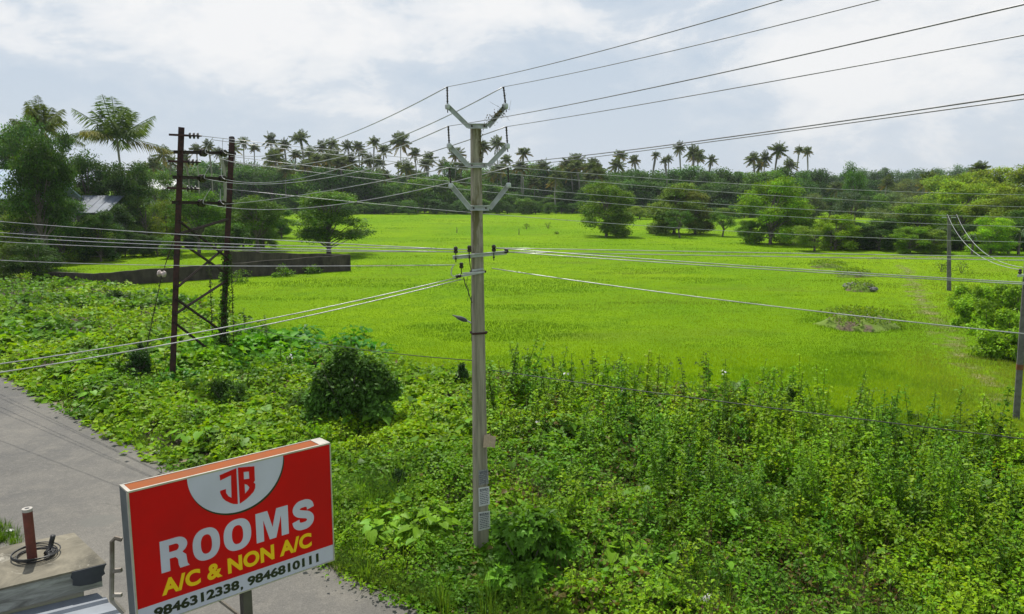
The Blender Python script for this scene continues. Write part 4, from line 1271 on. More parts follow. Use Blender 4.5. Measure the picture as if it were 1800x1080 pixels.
    return tm, crown, float(np.percentile(co[:, 2], 99.6)), float(np.percentile(co[:, 0], 99.3) - np.percentile(co[:, 0], .7) + np.percentile(co[:, 1], 99.3) - np.percentile(co[:, 1], .7)) / 2
def rdir_(r, n, up=0.0):
    a = r.normal(0, 1, (n, 3)); a[:, 2] += up
    return a / (np.linalg.norm(a, axis=1, keepdims=True) + 1e-9)
TM = {}
for k, (kd, lf, nc, nl) in dict(round1=('round', .22, 60, 13), round2=('round', .24, 60, 13), umbrella=('umbrella', .20, 80, 13), cone=('cone', .20, 170, 13), cone2=('cone', .20, 120, 13),
                               bushy1=('bushy', .22, 62, 13), bushy2=('bushy', .24, 62, 13), tall1=('tall', .24, 64, 13), tall2=('tall', .26, 64, 13), feather=('feather', .17, 80, 18)).items():
    TM[k] = tree_meshes(kd, sum(map(ord, k)) * 7, lf, nc, nl)
for k in range(4): TM['mass%d' % (k + 1)] = tree_meshes('mass', 400 + k, 0.34, 30, 12, nlobe=24)
for k in range(4): TM['full%d' % (k + 1)] = tree_meshes('full', 500 + k, 0.22, 115, 13, nlobe=26)
# finer meshes for the near trees at the left
for k, (kd, nlobe) in dict(fine_tall=('tall', 26), fine_round=('round', 24), fine_umbrella=('umbrella', 33)).items():
    TM[k] = tree_meshes(kd, len(k) * 31 + nlobe, 0.19, 110 if kd == 'tall' else 76, 15, nlobe=nlobe)
DARK = (0.050, 0.115, 0.018); DEEP = (0.064, 0.145, 0.026); MID = (0.105, 0.215, 0.022); BRIGHT = (0.21, 0.33, 0.018); OLIVE = (0.105, 0.140, 0.026); GREYG = (0.110, 0.165, 0.055); YEL = (0.19, 0.27, 0.02); GRN = (0.075, 0.17, 0.02)
def put_tree(base, h, wd, key, col, label, cat='tree', group=None, name='tree', jit=0.12):
    tm, cm, H, W = TM[key]
    o = thing(name, label, cat, base, group, rng.uniform(0, 6.28))
    o.scale = (wd / W, wd / W, h / H)
    t_ = link('trunk', tm, None, o); c_ = link('crown', cm, None, o)
    f = 1 + rng.uniform(-jit, jit)
    c_.color = (col[0] * f * (1 + rng.uniform(-.08, .08)), col[1] * f, col[2] * f, 1)
    return o
def tree(px, pb, pt, wpx, key, col, label, **kw):
    base = gp(px, pb); h = ay(px, pt, base.y).z
    return put_tree(base, h, wpx / FPX * base.y, key, col, label, **kw)

# palms ------------------------------------------------
def palm_crown(seed, R=3.0, nf=22, nl=24, brown=0.15, wl=0.16):
    r = np.random.default_rng(seed); L = LB(); mb = MB()
    for k in range(nf):
        a = k * 2.399 + r.uniform(-.2, .2)
        age = (k + .5) / nf                      # 0 young, 1 old
        el = (R_(82) * (1 - age) ** 0.75 + R_(-50) * age if wl > .1 else R_(84) * (1 - age) ** 0.6 + R_(-18) * age) + r.normal(0, .14)
        ln = R * r.uniform(0.85, 1.1); droop = ln * r.uniform(0.12, 0.42) * (1 if wl > .1 else .8)
        h = np.array([math.cos(a), math.sin(a), 0])
        fs_ = np.linspace(0, 1, 9)
        rac = np.array([h * (ln * f * math.cos(el) + 0.1) + np.array([0, 0, ln * f * math.sin(el) - droop * f ** 2.2]) for f in fs_])
        isb = (age > 1 - brown)
        bc = np.array([0.30, 0.19, 0.07]) if isb else np.array([1.0, 1.0, 1.0]) 
        cc_ = (np.array([2.6, 1.35, 1.5]) if isb else np.array([1.0 + .25 * age, 1.0, 0.9])) * r.uniform(.8, 1.2)
        L.sticks(rac[:-1], rac[1:], 0.035, np.tile(np.array([[1.6, 1.25, 1.4]]), (8, 1)))
        t_ = np.linspace(0.10, 1.0, nl)
        P = np.stack([np.interp(t_, fs_, rac[:, i]) for i in range(3)], 1)
        T = np.gradient(P, axis=0); T /= np.linalg.norm(T, axis=1, keepdims=True)
        sd_ = np.cross(T, [0, 0, 1.0]); sd_ /= np.linalg.norm(sd_, axis=1, keepdims=True) + 1e-6
        for sg in (-1, 1):
            D = sd_ * sg * 0.8 + T * 0.55 + np.array([0, 0, -0.38 - 0.5 * age]) + r.normal(0, .10, (nl, 3))
            ll = R * 0.30 * np.sin(np.clip(t_ * 0.86 + 0.14, 0, 1) * math.pi) ** 0.6 * r.uniform(.85, 1.15, nl) + .1
            v = r.uniform(.75, 1.25, nl)[:, None]
            L.leaves(P, D, np.tile([0, 0, 1.0], (nl, 1)) + r.normal(0, .3, (nl, 3)), ll, wl, cc_ * v, wide=.35, droop=.12)
    n = 10
    me = L.mesh('crown_palm'); me.materials.append(M_leaf)
    return me
PALM = [palm_crown(11, nf=26, brown=.1), palm_crown(12, nf=32, brown=.25), palm_crown(13, nf=22, brown=.15), palm_crown(14, nf=30, brown=.35), palm_crown(15, nf=24, brown=.05)]
PALM_BIG = [palm_crown(21, nf=20, nl=40, brown=.10, wl=.05), palm_crown(22, nf=18, nl=40, brown=.05, wl=.055)]
def palm_trunk(seed):
    r = random.Random(seed); mb = MB(); b1, b2 = r.uniform(-.9, .9), r.uniform(-.9, .9)
    pts_ = [(b1 * math.sin(f * math.pi), b2 * math.sin(f * math.pi), f) for f in [i / 10 for i in range(11)]]
    mb.tube(pts_, [0.24 if i == 0 else 0.17 - 0.05 * i / 10 for i in range(11)], 7)
    me = mb.mesh('trunk_palm', True); me.materials.append(M_palmbark); return me
PT = [palm_trunk(k) for k in range(5)]
def put_palm(base, h, R, label, group=None, big=None, col=(0.092, 0.145, 0.030)):
    o = thing('palm_tree', label, 'palm tree', base, group, rng.uniform(0, 6.28))
    t_ = link('trunk', PT[rng.integers(0, 5)], None, o); t_.scale = (1, 1, h) if big is None else (.75, .75, h)
    c_ = link('crown', PALM[rng.integers(0, 5)] if big is None else PALM_BIG[big], None, o)
    c_.location = (0, 0, h); c_.scale = (R / 3, R / 3, R / 3 * rng.uniform(.8, 1.2)); c_.rotation_euler = (rng.normal(0, .12), rng.normal(0, .12), rng.uniform(0, 6))
    f = 1 + rng.uniform(-.2, .2); c_.color = (col[0] * f, col[1] * f, col[2] * f, 1)
    return o
palms = [(428, 250, 13), (447, 260, 11), (412, 262, 11), (476, 246, 15), (488, 270, 13), (499, 255, 14), (528, 243, 14), (520, 272, 14), (545, 270, 15), (566, 258, 13), (583, 255, 16), (590, 275, 14), (611, 257, 11), (629, 258, 11), (638, 270, 11),
         (658, 250, 11), (675, 264, 12), (664, 285, 15), (648, 282, 12), (704, 249, 17), (729, 270, 12), (701, 290, 9), (754, 278, 13), (748, 288, 12), (802, 271, 13), (812, 290, 14), (850, 258, 10), (874, 252, 12), (890, 281, 11), (921, 269, 14), (868, 306, 14), (905, 314, 14), (942, 300, 14),
         (780, 292, 13), (955, 292, 13), (1013, 284, 14), (1003, 310, 14), (1028, 318, 13), (1052, 300, 13), (1090, 274, 15), (1084, 290, 13), (1115, 282, 10), (1153, 273, 8), (1175, 279, 9), (1168, 283, 8), (1194, 260, 10), (1218, 268, 16), (1226, 274, 14), (1251, 281, 10),
         (1324, 279, 13), (1345, 278, 13), (1368, 264, 15), (1336, 290, 12), (1388, 290, 12), (1405, 264, 10), (1419, 266, 10), (287, 272, 17), (300, 284, 14), (268, 290, 13), (345, 262, 12), (366, 256, 13), (385, 268, 12), (325, 280, 12), (398, 285, 12)]
def palm_band(px):
    if px < 420: return 'seen behind the rusty tower, left of the dark wood', 'palms behind the tower'
    if px < 640: return 'rising out of the dark wood left of the centre pole', 'palms of the left wood'
    if px < 830: return 'between the dark wood and the centre pole', 'palms left of the centre pole'
    if px < 1060: return 'just right of the centre pole behind the field', 'palms right of the centre pole'
    if px < 1270: return 'above the rounded trees, right of the middle', 'palms over the rounded trees'
    return 'above the treeline near its right end', 'palms at the right end of the treeline'
special = {704: 'tallest open-crowned palm halfway between dark wood and centre pole', 528: 'tall palm standing highest above the dark wood', 921: 'star-shaped palm crown against the sky just right of the centre pole',
           1194: 'slim bare-stemmed palm with small flat crown above the rounded trees', 1218: 'broad palm crown beside the slim one above the rounded trees', 1368: 'full round palm crown highest at the right end of the treeline',
           1405: 'left one of two slender twin palms', 1419: 'right one of two slender twin palms', 447: 'small palm just right of the rusty tower top', 729: 'small palm right of the tallest open-crowned palm', 1251: 'small lone palm crown right of the broad palm'}
for (px, py, r) in palms:
    Y = 205 + rng.uniform(0, 45) if px > 420 else 175 + rng.uniform(0, 40)
    p = ay(px, py, Y)
    where, grp = palm_band(px)
    lab = special.get(px)
    put_palm((p.x, p.y, 0), p.z, r / FPX * Y * rng.uniform(1.0, 1.4), lab or ('coconut palm ' + where), None if lab else grp)
for k in range(44):
    px = [rng.uniform(425, 700), rng.uniform(425, 640), rng.uniform(700, 1060), rng.uniform(985, 1060)][k % 4]; py = rng.uniform(276, 318); Y = 195 + rng.uniform(0, 20)
    if px > 640: py += 8
    p = ay(px, py, Y); where, grp = palm_band(px)
    put_palm((p.x, p.y, 0), p.z, rng.uniform(2.2, 2.9), 'low palm ' + where, grp + ', lower ones')
# near palms at the left, one far right
p = ay(75, 228, 92); put_palm((p.x, p.y, 0), p.z, 3.9, 'dark coconut palm standing behind the bushy trees at the far left', big=1)
p = ay(205, 243, 93); put_palm((p.x, p.y, 0), p.z, 5.4, 'large coconut palm with yellowing lower frond, left of the rusty tower', big=0, col=(0.080, 0.150, 0.04))
p = ay(-4, 275, 86); put_palm((p.x, p.y, 0), p.z, 2.8, 'palm cut off by the left edge with drooping brown fronds', big=0)
p = ay(1722, 297, 150); put_palm((p.x, p.y, 0), p.z, 2.3, 'palm poking out above the bright trees at the right')
p = ay(1631, 318, 160); put_palm((p.x, p.y, 0), p.z, 2.5, 'greyish palm in front of the far wood at the right')
p = ay(1470, 330, 190); put_palm((p.x, p.y, 0), p.z, 2.4, 'palm in shade right of the twin palms, low against the far wood')
p = ay(1560, 322, 200); put_palm((p.x, p.y, 0), p.z, 2.4, 'dull palm half sunk in the far wood')

# treeline behind the field
keys = ['mass1', 'mass2', 'mass3', 'mass4']
def row(x0, x1, step, Y0, Y1, tf, wpx, cols, label, grp, ks=keys):
    x = x0
    while x < x1:
        Y = rng.uniform(Y0, Y1); top = tf(x) + rng.uniform(-7, 7)
        p = ay(x, top, Y)
        put_tree((p.x, p.y, 0), max(1.0, p.z), wpx * rng.uniform(.85, 1.25) / FPX * Y, ks[rng.integers(0, len(ks))], cols[rng.integers(0, len(cols))], label, group=grp)
        x += step * rng.uniform(0.75, 1.25)
row(255, 640, 26, 215, 260, lambda x: 288, 62, [DARK, DEEP, DARK], 'dark tree of the shady wood under the tall palms, left of the centre pole', 'trees of the shady wood')
row(270, 650, 27, 196, 204, lambda x: 300, 58, [DEEP, DARK, MID], 'darker broadleaf tree at the near edge of the shady wood', 'edge trees of the shady wood')
row(640, 1010, 28, 215, 250, lambda x: 308 if x < 770 else 293, 60, [DARK, DEEP, MID], 'dark tree behind the field, around the centre pole', 'trees behind the field around the pole')
row(645, 1060, 26, 197, 205, lambda x: 329 - 14 * math.sin((x - 640) / 70.0), 52, [DEEP, MID, DARK, GRN], 'green broadleaf tree at the far edge of the field by the centre pole', 'edge trees around the pole')
row(1000, 1440, 27, 200, 235, lambda x: 297 if x > 1120 else 303, 62, [DARK, DEEP, MID], 'dense dark tree of the belt behind the rounded field trees', 'dark belt behind the field trees')
row(1040, 1440, 28, 178, 190, lambda x: 320, 58, [DARK, MID, DEEP, DARK], 'shaded tree at the front of the belt behind the field trees', 'front of the dark belt')
row(1430, 1760, 26, 330, 380, lambda x: 300 + 4 * math.sin(x / 23.0), 42, [DARK, DEEP], 'hazy tree of the far wood on the skyline at the right', 'skyline trees of the far wood')
row(1425, 1700, 30, 240, 280, lambda x: 318, 46, [DARK, DEEP, OLIVE], 'tree in the middle of the far wood at the right', 'middle trees of the far wood')
row(1430, 1640, 32, 165, 185, lambda x: 342, 46, [DEEP, MID, GREYG], 'tree at the near side of the far wood at the right', 'near trees of the far wood')
row(240, 1420, 24, 430, 480, lambda x: 307, 34, [DARK, DEEP], 'very distant tree showing through gaps of the treeline', 'distant backing trees')
tree(1500, 398, 286, 46, 'round1', DEEP, 'tall dark rounded tree standing out on the far skyline at the right')
tree(1495, 405, 338, 62, 'round2', (0.07, 0.11, 0.06), 'dome-shaped grey-green tree in front of the far wood')
# low shrubs along the foot of the treeline
def shrubs(x0, x1, step, Y0, Y1, pt, wpx, cols, label, grp, nm='shrub', ks=('mass1', 'mass2', 'mass3', 'bushy1')):
    x = x0
    while x < x1:
        Y = rng.uniform(Y0, Y1); p = ay(x, pt + rng.uniform(-6, 5), Y)
        put_tree((p.x, p.y, 0), max(.6, p.z), wpx * rng.uniform(.8, 1.3) / FPX * Y, ks[rng.integers(0, len(ks))], cols[rng.integers(0, len(cols))], label, 'shrub', grp, nm)
        x += step * rng.uniform(.7, 1.3)
shrubs(280, 640, 24, 188, 194, 352, 32, [DEEP, MID, DARK], 'dark shrub at the foot of the shady wood', 'shrubs at the shady wood')
shrubs(640, 1030, 22, 188, 194, 354, 30, [MID, DARK, GRN, DEEP], 'shrub at the far edge of the field by the centre pole', 'shrubs at the field edge')
shrubs(1090, 1430, 24, 160, 176, 362, 34, [MID, BRIGHT, GRN, DEEP], 'bright shrub at the foot of the belt behind the field trees', 'shrubs at the belt')

for (yb, x0, x1, pt, w_) in ((452, 95, 330, 412, 40), (436, 90, 470, 392, 46), (418, 60, 500, 366, 50), (478, -40, 70, 430, 46)):
    Yr = gp(200, yb).y
    shrubs(x0, x1, 30, Yr - 2, Yr + 2, pt, w_, [MID, DARK, GRN, (0.12, 0.20, 0.02)], 'leafy shrub of the undergrowth among the left-hand trees', 'undergrowth among the left-hand trees', ks=('full1', 'full2', 'full3', 'mass1'))
shrubs(1440, 1830, 34, 84, 90, 405, 44, [DARK, DEEP, MID, (0.15, 0.24, 0.02)], 'leafy shrub along the foot of the right-hand grove', 'shrubs along the right-hand grove', ks=('full1', 'full2', 'full3'))
# trees standing in the field
tree(1066, 416, 322, 88, 'full2', (0.105, 0.200, 0.018), 'dark cone-shaped tree with yellow-green top alone in the field', jit=0)
tree(1185, 412, 324, 92, 'full1', (0.135, 0.215, 0.028), 'wide olive-brown tree in the field behind a small green tree', jit=0)
tree(1222, 412, 336, 66, 'full2', (0.135, 0.170, 0.030), 'brownish right half of the olive field tree', jit=0)
tree(1195, 418, 370, 48, 'round2', GRN, 'small round green tree with bare stem before the olive tree', jit=0)
tree(1270, 416, 372, 44, 'round1', GRN, 'small thin-stemmed tree between the two big rounded field trees', jit=0)
tree(1354, 430, 314, 100, 'full3', (0.20, 0.34, 0.018), 'big bright yellow-green tree, tallest of the field trees', jit=0)
tree(1395, 428, 356, 70, 'full4', (0.16, 0.29, 0.018), 'lower bright green tree joined to the right of the tallest field tree', jit=0)
tree(1318, 428, 388, 50, 'full2', MID, 'dark low bush under the left side of the tallest field tree', cat='bush')
tree(1155, 410, 392, 34, 'bushy2', OLIVE, 'low olive scrub left of the olive field tree', cat='bush')
# right-hand grove
for (px, pb, pt, w_, key, col, lab) in (
    (1560, 425, 348, 84, 'feather', GREYG, 'feathery grey-green tree at the left of the right-hand grove'),
    (1610, 430, 356, 80, 'full4', (0.140, 0.254, 0.016), 'layered green tree behind the far concrete pole'),
    (1690, 415, 322, 96, 'full1', (0.218, 0.355, 0.018), 'broad bright tree right behind the far concrete pole'),
    (1660, 395, 310, 90, 'full2', (0.225, 0.338, 0.030), 'light green crown left of the grove top'),
    (1712, 395, 303, 84, 'bushy1', BRIGHT, 'bright tree below the palm of the right-hand grove'),
    (1765, 402, 293, 112, 'full3', (0.245, 0.346, 0.025), 'tallest yellow-green tree of the right-hand grove'),
    (1815, 408, 300, 120, 'full4', (0.211, 0.304, 0.020), 'bright tree cut by the right edge of the picture'),
    (1845, 425, 330, 130, 'full1', (0.183, 0.254, 0.020), 'big tree just beyond the right edge of the grove'),
    (1755, 430, 345, 96, 'full2', (0.168, 0.245, 0.020), 'shady layered tree low in the right-hand grove'),
    (1740, 447, 382, 66, 'bushy1', (0.239, 0.423, 0.015), 'bright lime bush at the foot of the right-hand grove'),
    (1800, 440, 372, 70, 'bushy2', MID, 'dark green bush at the right edge at the foot of the grove'),
    (1600, 446, 400, 56, 'bushy1', (0.183, 0.338, 0.016), 'leafy light bush left of the far concrete pole'),
    (1636, 446, 405, 50, 'bushy2', (0.168, 0.288, 0.030), 'low bush touching the far concrete pole at its left'),
    (1510, 438, 392, 60, 'bushy2', DARK, 'very dark bush at the left foot of the grove'),
    (1468, 440, 378, 62, 'bushy1', (0.225, 0.371, 0.016), 'yellow-green bush between the tallest field tree and the grove'),
    (1432, 442, 398, 52, 'feather', (0.183, 0.304, 0.030), 'thin scrubby bush right of the tallest field tree'),
    (1545, 440, 385, 60, 'full1', DARK, 'dark thicket bush in the shade below the feathery tree'),
    (1575, 432, 400, 50, 'bushy2', DEEP, 'dark bush behind the leafy light bush'),
    (1690, 440, 395, 60, 'bushy1', DARK, 'dark bush right of the far concrete pole')):
    tree(px, pb, pt, w_ * 1.08, key.replace('bushy1', 'full3').replace('bushy2', 'full4'), col, lab, cat='tree' if 'tree' in lab or 'crown' in lab else 'bush')
# left-hand trees
for (px, pb, pt, w_, key, col, lab) in (
    (84, 474, 246, 96, 'fine_tall', (0.046, 0.105, 0.010), 'tall dark tree with bright top, nearest of the left-hand trees'),
    (62, 440, 214, 104, 'fine_round', DEEP, 'dark tree around the palm at the far left'),
    (112, 446, 232, 70, 'tall2', (0.060, 0.119, 0.024), 'dark slender tree behind the nearest left-hand tree'),
    (165, 438, 270, 84, 'fine_round', (0.060, 0.122, 0.023), 'dark wide tree before the whitish roof'),
    (226, 440, 288, 80, 'fine_tall', (0.051, 0.107, 0.021), 'dark tree below the large coconut palm'),
    (205, 452, 360, 60, 'tall1', (0.044, 0.089, 0.019), 'dark low tree in the shade below the large palm'),
    (28, 470, 352, 84, 'full1', DARK, 'dark bush hiding the wall of the pale blue roofed house'),
    (112, 462, 352, 84, 'full2', DEEP, 'dark bush in front of the whitish-blue roof'),
    (178, 460, 372, 60, 'full4', DARK, 'dark bush under the right end of the whitish-blue roof'),
    (18, 474, 372, 96, 'bushy1', (0.149, 0.268, 0.018), 'bright bush at the left edge above the low wires'),
    (150, 458, 392, 104, 'bushy2', (0.164, 0.283, 0.015), 'light green bush in front of the whitish roof'),
    (262, 440, 330, 66, 'feather', (0.127, 0.224, 0.029), 'light feathery tree left of the rusty tower'),
    (296, 442, 352, 54, 'bushy1', (0.164, 0.253, 0.019), 'light bush at the left leg of the rusty tower'),
    (285, 420, 300, 70, 'round2', (0.089, 0.164, 0.029), 'mid green tree behind the small grey house'),
    (350, 446, 334, 88, 'fine_round', (0.092, 0.194, 0.015), 'leafy tree seen between the legs of the rusty tower'),
    (455, 442, 346, 96, 'fine_round', (0.092, 0.186, 0.018), 'bushy tree just right of the rusty tower'),
    (578, 449, 338, 128, 'fine_umbrella', (0.107, 0.208, 0.018), 'wide layered tree at the end of the compound wall'),
    (65, 498, 425, 84, 'bushy2', (0.044, 0.092, 0.014), 'dark bush at the left end of the compound wall'),
    (10, 500, 430, 60, 'bushy1', (0.089, 0.149, 0.019), 'dull bush in the left corner above the creepers')):
    tree(px, pb, pt, w_, key, col, lab, cat='tree' if 'tree' in lab else 'bush')

# broad-leaved banana-like plants beyond the wall and spiky screw pines at the grove foot
def rosette(seed, R, nleaf, wd, up, col, segs=6, droop=.6):
    r = np.random.default_rng(seed); L = LB()
    for k in range(nleaf):
        a = k * 2.399; el = up * r.uniform(.55, 1.1); ln = R * r.uniform(.75, 1.15)
        h = np.array([math.cos(a), math.sin(a), 0]); sd_ = np.array([-math.sin(a), math.cos(a), 0])
        f = np.linspace(0, 1, segs + 1)
        c = np.array([h * ln * x * math.cos(el) + np.array([0, 0, ln * x * math.sin(el) - droop * ln * x * x]) for x in f])
        ww = wd * np.sin(np.clip(f * .9 + .1, 0, 1) * math.pi) ** .6
        V = np.concatenate([c - sd_ * ww[:, None] / 2, c + sd_ * ww[:, None] / 2]); n1_ = segs + 1
        F = []
        for i in range(segs): F += [[i, i + 1, n1_ + i + 1], [i, n1_ + i + 1, n1_ + i]]
        L.raw(V, np.array(F), np.tile(np.array([col]) * r.uniform(.7, 1.3), (len(V), 1)))
    return L
ban = rosette(3, 1.6, 9, .42, 1.15, (0.14, 0.24, 0.03)).mesh('leaves_banana'); ban.materials.append(M_herb)
spk = rosette(5, 1.5, 46, .09, 1.1, (0.075, 0.125, 0.05), droop=.75).mesh('leaves_screwpine'); spk.materials.append(M_herb)
stem = MB().tube([(0, 0, -.1), (0.02, 0, .55), (0, 0, 1.0)], [.11, .09, .07], 8).mesh('stem_plant'); stem.materials.append(M_bark)
def plant(nm, me, p, s_, h, lab, cat, grp):
    o = thing(nm, lab, cat, p, grp, rng.uniform(0, 6)); l_ = link('leaves', me, None, o); l_.location = (0, 0, h); l_.scale = (s_,) * 3
    t_ = link('stem', stem, None, o); t_.scale = (s_, s_, h)
for (x, y, s_) in ((232, 430, .9), (250, 436, 1.0), (262, 428, .8), (228, 442, .7), (282, 438, .8)):
    plant('banana_plant', ban, gp(x, y), s_, 1.0, 'banana plant with upright light leaves in the plot behind the wall, left of the tower', 'banana plant', 'banana plants behind the wall')
for (x, y, s_) in ((1488, 438, 1.3), (1500, 434, 1.2), (1525, 436, 1.1), (1640, 444, 1.0), (1655, 440, 1.2), (1772, 446, 1.3), (1790, 448, 1.2), (1460, 440, 1.0), (1708, 448, 1.0)):
    plant('screw_pine', spk, gp(x, y), s_ * 1.1, 1.6 * s_, 'spiky grey-green screw pine at the foot of the right-hand grove', 'screw pine', 'screw pines at the grove foot')
#--PART4--
# ---------------------------------------------------------------- plants of the thicket
def inpoly(x, y, poly):
    x = np.asarray(x); y = np.asarray(y); ins = np.zeros(x.shape, bool); n = len(poly)
    for i in range(n):
        x1, y1 = poly[i]; x2, y2 = poly[(i + 1) % n]
        if y1 == y2: continue
        c = ((y1 > y) != (y2 > y)) & (x < (x2 - x1) * (y - y1) / (y2 - y1) + x1)
        ins ^= c
    return ins
TP = [(-180, 470), (0, 484), (60, 488), (135, 496), (200, 512), (300, 526), (380, 548), (430, 580), (500, 618), (600, 640), (700, 655), (860, 672), (1000, 694), (1150, 703), (1300, 716), (1450, 752), (1600, 796), (1700, 822), (1800, 838), (1960, 860), (1960, 1240), (1090, 1260)] + [(x, y) for x, y in road_px[:-1] if True][::-1][0:]
TP = [p for p in TP if not (p[0] < -180)]
def sample(n, poly=TP, box_=(-180, 1960, 465, 1260)):
    out = np.zeros((0, 2))
    while len(out) < n:
        q = np.stack([rng.uniform(box_[0], box_[1], n), rng.uniform(box_[2], box_[3], n)], 1)
        q = q[inpoly(q[:, 0], q[:, 1], poly)]
        out = np.vstack([out, q])
    return out[:n]
def smooth(a, b_, x): 
    t_ = np.clip((x - a) / (b_ - a), 0, 1); return t_ * t_ * (3 - 2 * t_)
REc = np.array([[p.x, p.y] for p in road_edge])
def road_dist(x, y):
    best = np.full(x.shape, 1e9)
    for i in range(len(REc) - 1):
        a, b_ = REc[i], REc[i + 1]; d = b_ - a; L2 = d @ d
        t_ = np.clip(((x - a[0]) * d[0] + (y - a[1]) * d[1]) / L2, 0, 1)
        best = np.minimum(best, np.hypot(x - a[0] - t_ * d[0], y - a[1] - t_ * d[1]))
    return best
BAG = gp(1250, 1066, .15)
EXC = [(P0.x, P0.y - .6, .7), (BAG.x - .1, BAG.y - .35, .62)]
def HT_(x, y):
    """height of the leafy carpet"""
    h = 0.12 + 0.80 * fbm(x, y, 2.2, 21) ** 1.5 + 0.62 * fbm(x, y, 0.8, 33) ** 1.8
    rd = road_dist(x, y)
    h = h * (0.12 + 0.88 * smooth(0.0, 1.3, rd))
    # open spots at the foot of the pole and of the tower
    for (qx, qy, rr, am) in ((BAG.x - .1, BAG.y - .1, .55, .9), (P0.x + .05, P0.y - .75, .85, .85), (TA.x + .1, TA.y - 1.0, 1.3, .8), (sa.x, sa.y - .7, 1.0, .6)):
        h = h * (1 - am * np.exp(-(((x - qx) / rr) ** 2 + ((y - qy) / (rr * 1.1)) ** 2)))
    # a little lower on the tower side
    return h * (0.85 + 0.10 * smooth(-6, -12, x))
def tofld(px, py, pts, w_):
    best = 0
    for (cx_, cy2, r) in pts: best = np.maximum(best, np.exp(-(((px - cx_) / r) ** 2 + ((py - cy2) / (r * .6)) ** 2)))
    return best
def jitcol(c, n, a=.25, b_=.15):
    v = rng.uniform(1 - a, 1 + a, (n, 1)); t_ = rng.uniform(-b_, b_, (n, 1))
    return np.array(c) * v * np.hstack([1 + t_, np.ones((n, 1)), 1 - t_])

# --- creeper carpet
NL = 330000
q = sample(NL); px, py = q[:, 0], q[:, 1]
X, Y = gpn(px, py)
# spread samples a little so that they follow the ground, not the picture
X = X + rng.normal(0, .12, NL); Y = Y + rng.normal(0, .25, NL)
H0 = HT_(X, Y)
e = 0.06
gx = (HT_(X + e, Y) - H0) / e; gy = (HT_(X, Y + e) - H0) / e
depth = rng.random(NL) ** 2.2 * 0.45
Z = np.maximum(0.015, H0 * (1 - depth) + rng.normal(0, .035, NL))
dist = np.hypot(X, Y)
gap = fbm(X, Y, 0.55, 55)
right = smooth(-1.5, 2.0, X)
keep = (gap + rng.normal(0, .09, NL) > 0.37 + 0.06 * right) & ~((X < 20) & (np.array(Z) < 0)) 
keep &= (road_dist(X, Y) > 0.02) | (rng.random(NL) < .3)
LS = np.clip(dist / 15.0, 0.85, 2.6)
kind = fbm(X, Y, 1.9, 77)
bigz = np.exp(-(((X + 10.0) / 3.2) ** 2 + ((Y - 31.5) / 3.5) ** 2))
sz = np.where(kind > 0.55, 0.125, 0.078) * LS * rng.uniform(.6, 1.3, NL) * (1 + 0.9 * bigz)
Nn = np.stack([-gx * .8, -gy * .8, np.ones(NL)], 1) + rng.normal(0, .42, (NL, 3))
D = rdir(NL); D[:, 2] *= .35; D[:, 2] -= .15
g1 = fbm(X, Y, 4.5, 91); g2 = fbm(X, Y, 1.1, 92)
cA_ = np.array([0.118, 0.270, 0.012]); cB_ = np.array([0.215, 0.385, 0.010]); cC_ = np.array([0.045, 0.135, 0.014])
mixv = smooth(.36, .60, g1)[:, None]; mix2 = smooth(.52, .68, g2)[:, None]
C = cA_ * (1 - mixv) + cB_ * mixv
C = C * (1 - mix2 * .7) + cC_ * mix2 * .7
C = C * (1 - .75 * bigz[:, None]) + np.array([0.10, 0.34, 0.014]) * .75 * bigz[:, None]
yl = np.exp(-(((X + 3.2) / 2.2) ** 2 + ((Y - 22) / 4.5) ** 2))[:, None]
C = C * (1 - .6 * yl) + np.array([0.25, 0.42, 0.010]) * .6 * yl
C = C * rng.uniform(.7, 1.3, (NL, 1)) * np.stack([rng.uniform(.85, 1.2, NL), np.ones(NL), np.ones(NL)], 1)
dry = rng.random(NL) < 0.012 + 0.03 * right + .35 * right * smooth(.56, .68, fbm(X, Y, 1.3, 12))
C[dry] = np.array([0.19, 0.155, 0.045]) * rng.uniform(.5, 1.2, (dry.sum(), 1))
P = np.stack([X, Y, Z], 1)
L = LB(); k_ = keep
L.leaves(P[k_], D[k_], Nn[k_], sz[k_], sz[k_] * rng.uniform(.6, .95, k_.sum()), C[k_], wide=.36)
tag(link('creeper_cover', L.mesh('creeper_cover'), M_herb), 'bright creeper leaves carpeting the verge from the road to the field', 'creepers', kind='stuff')

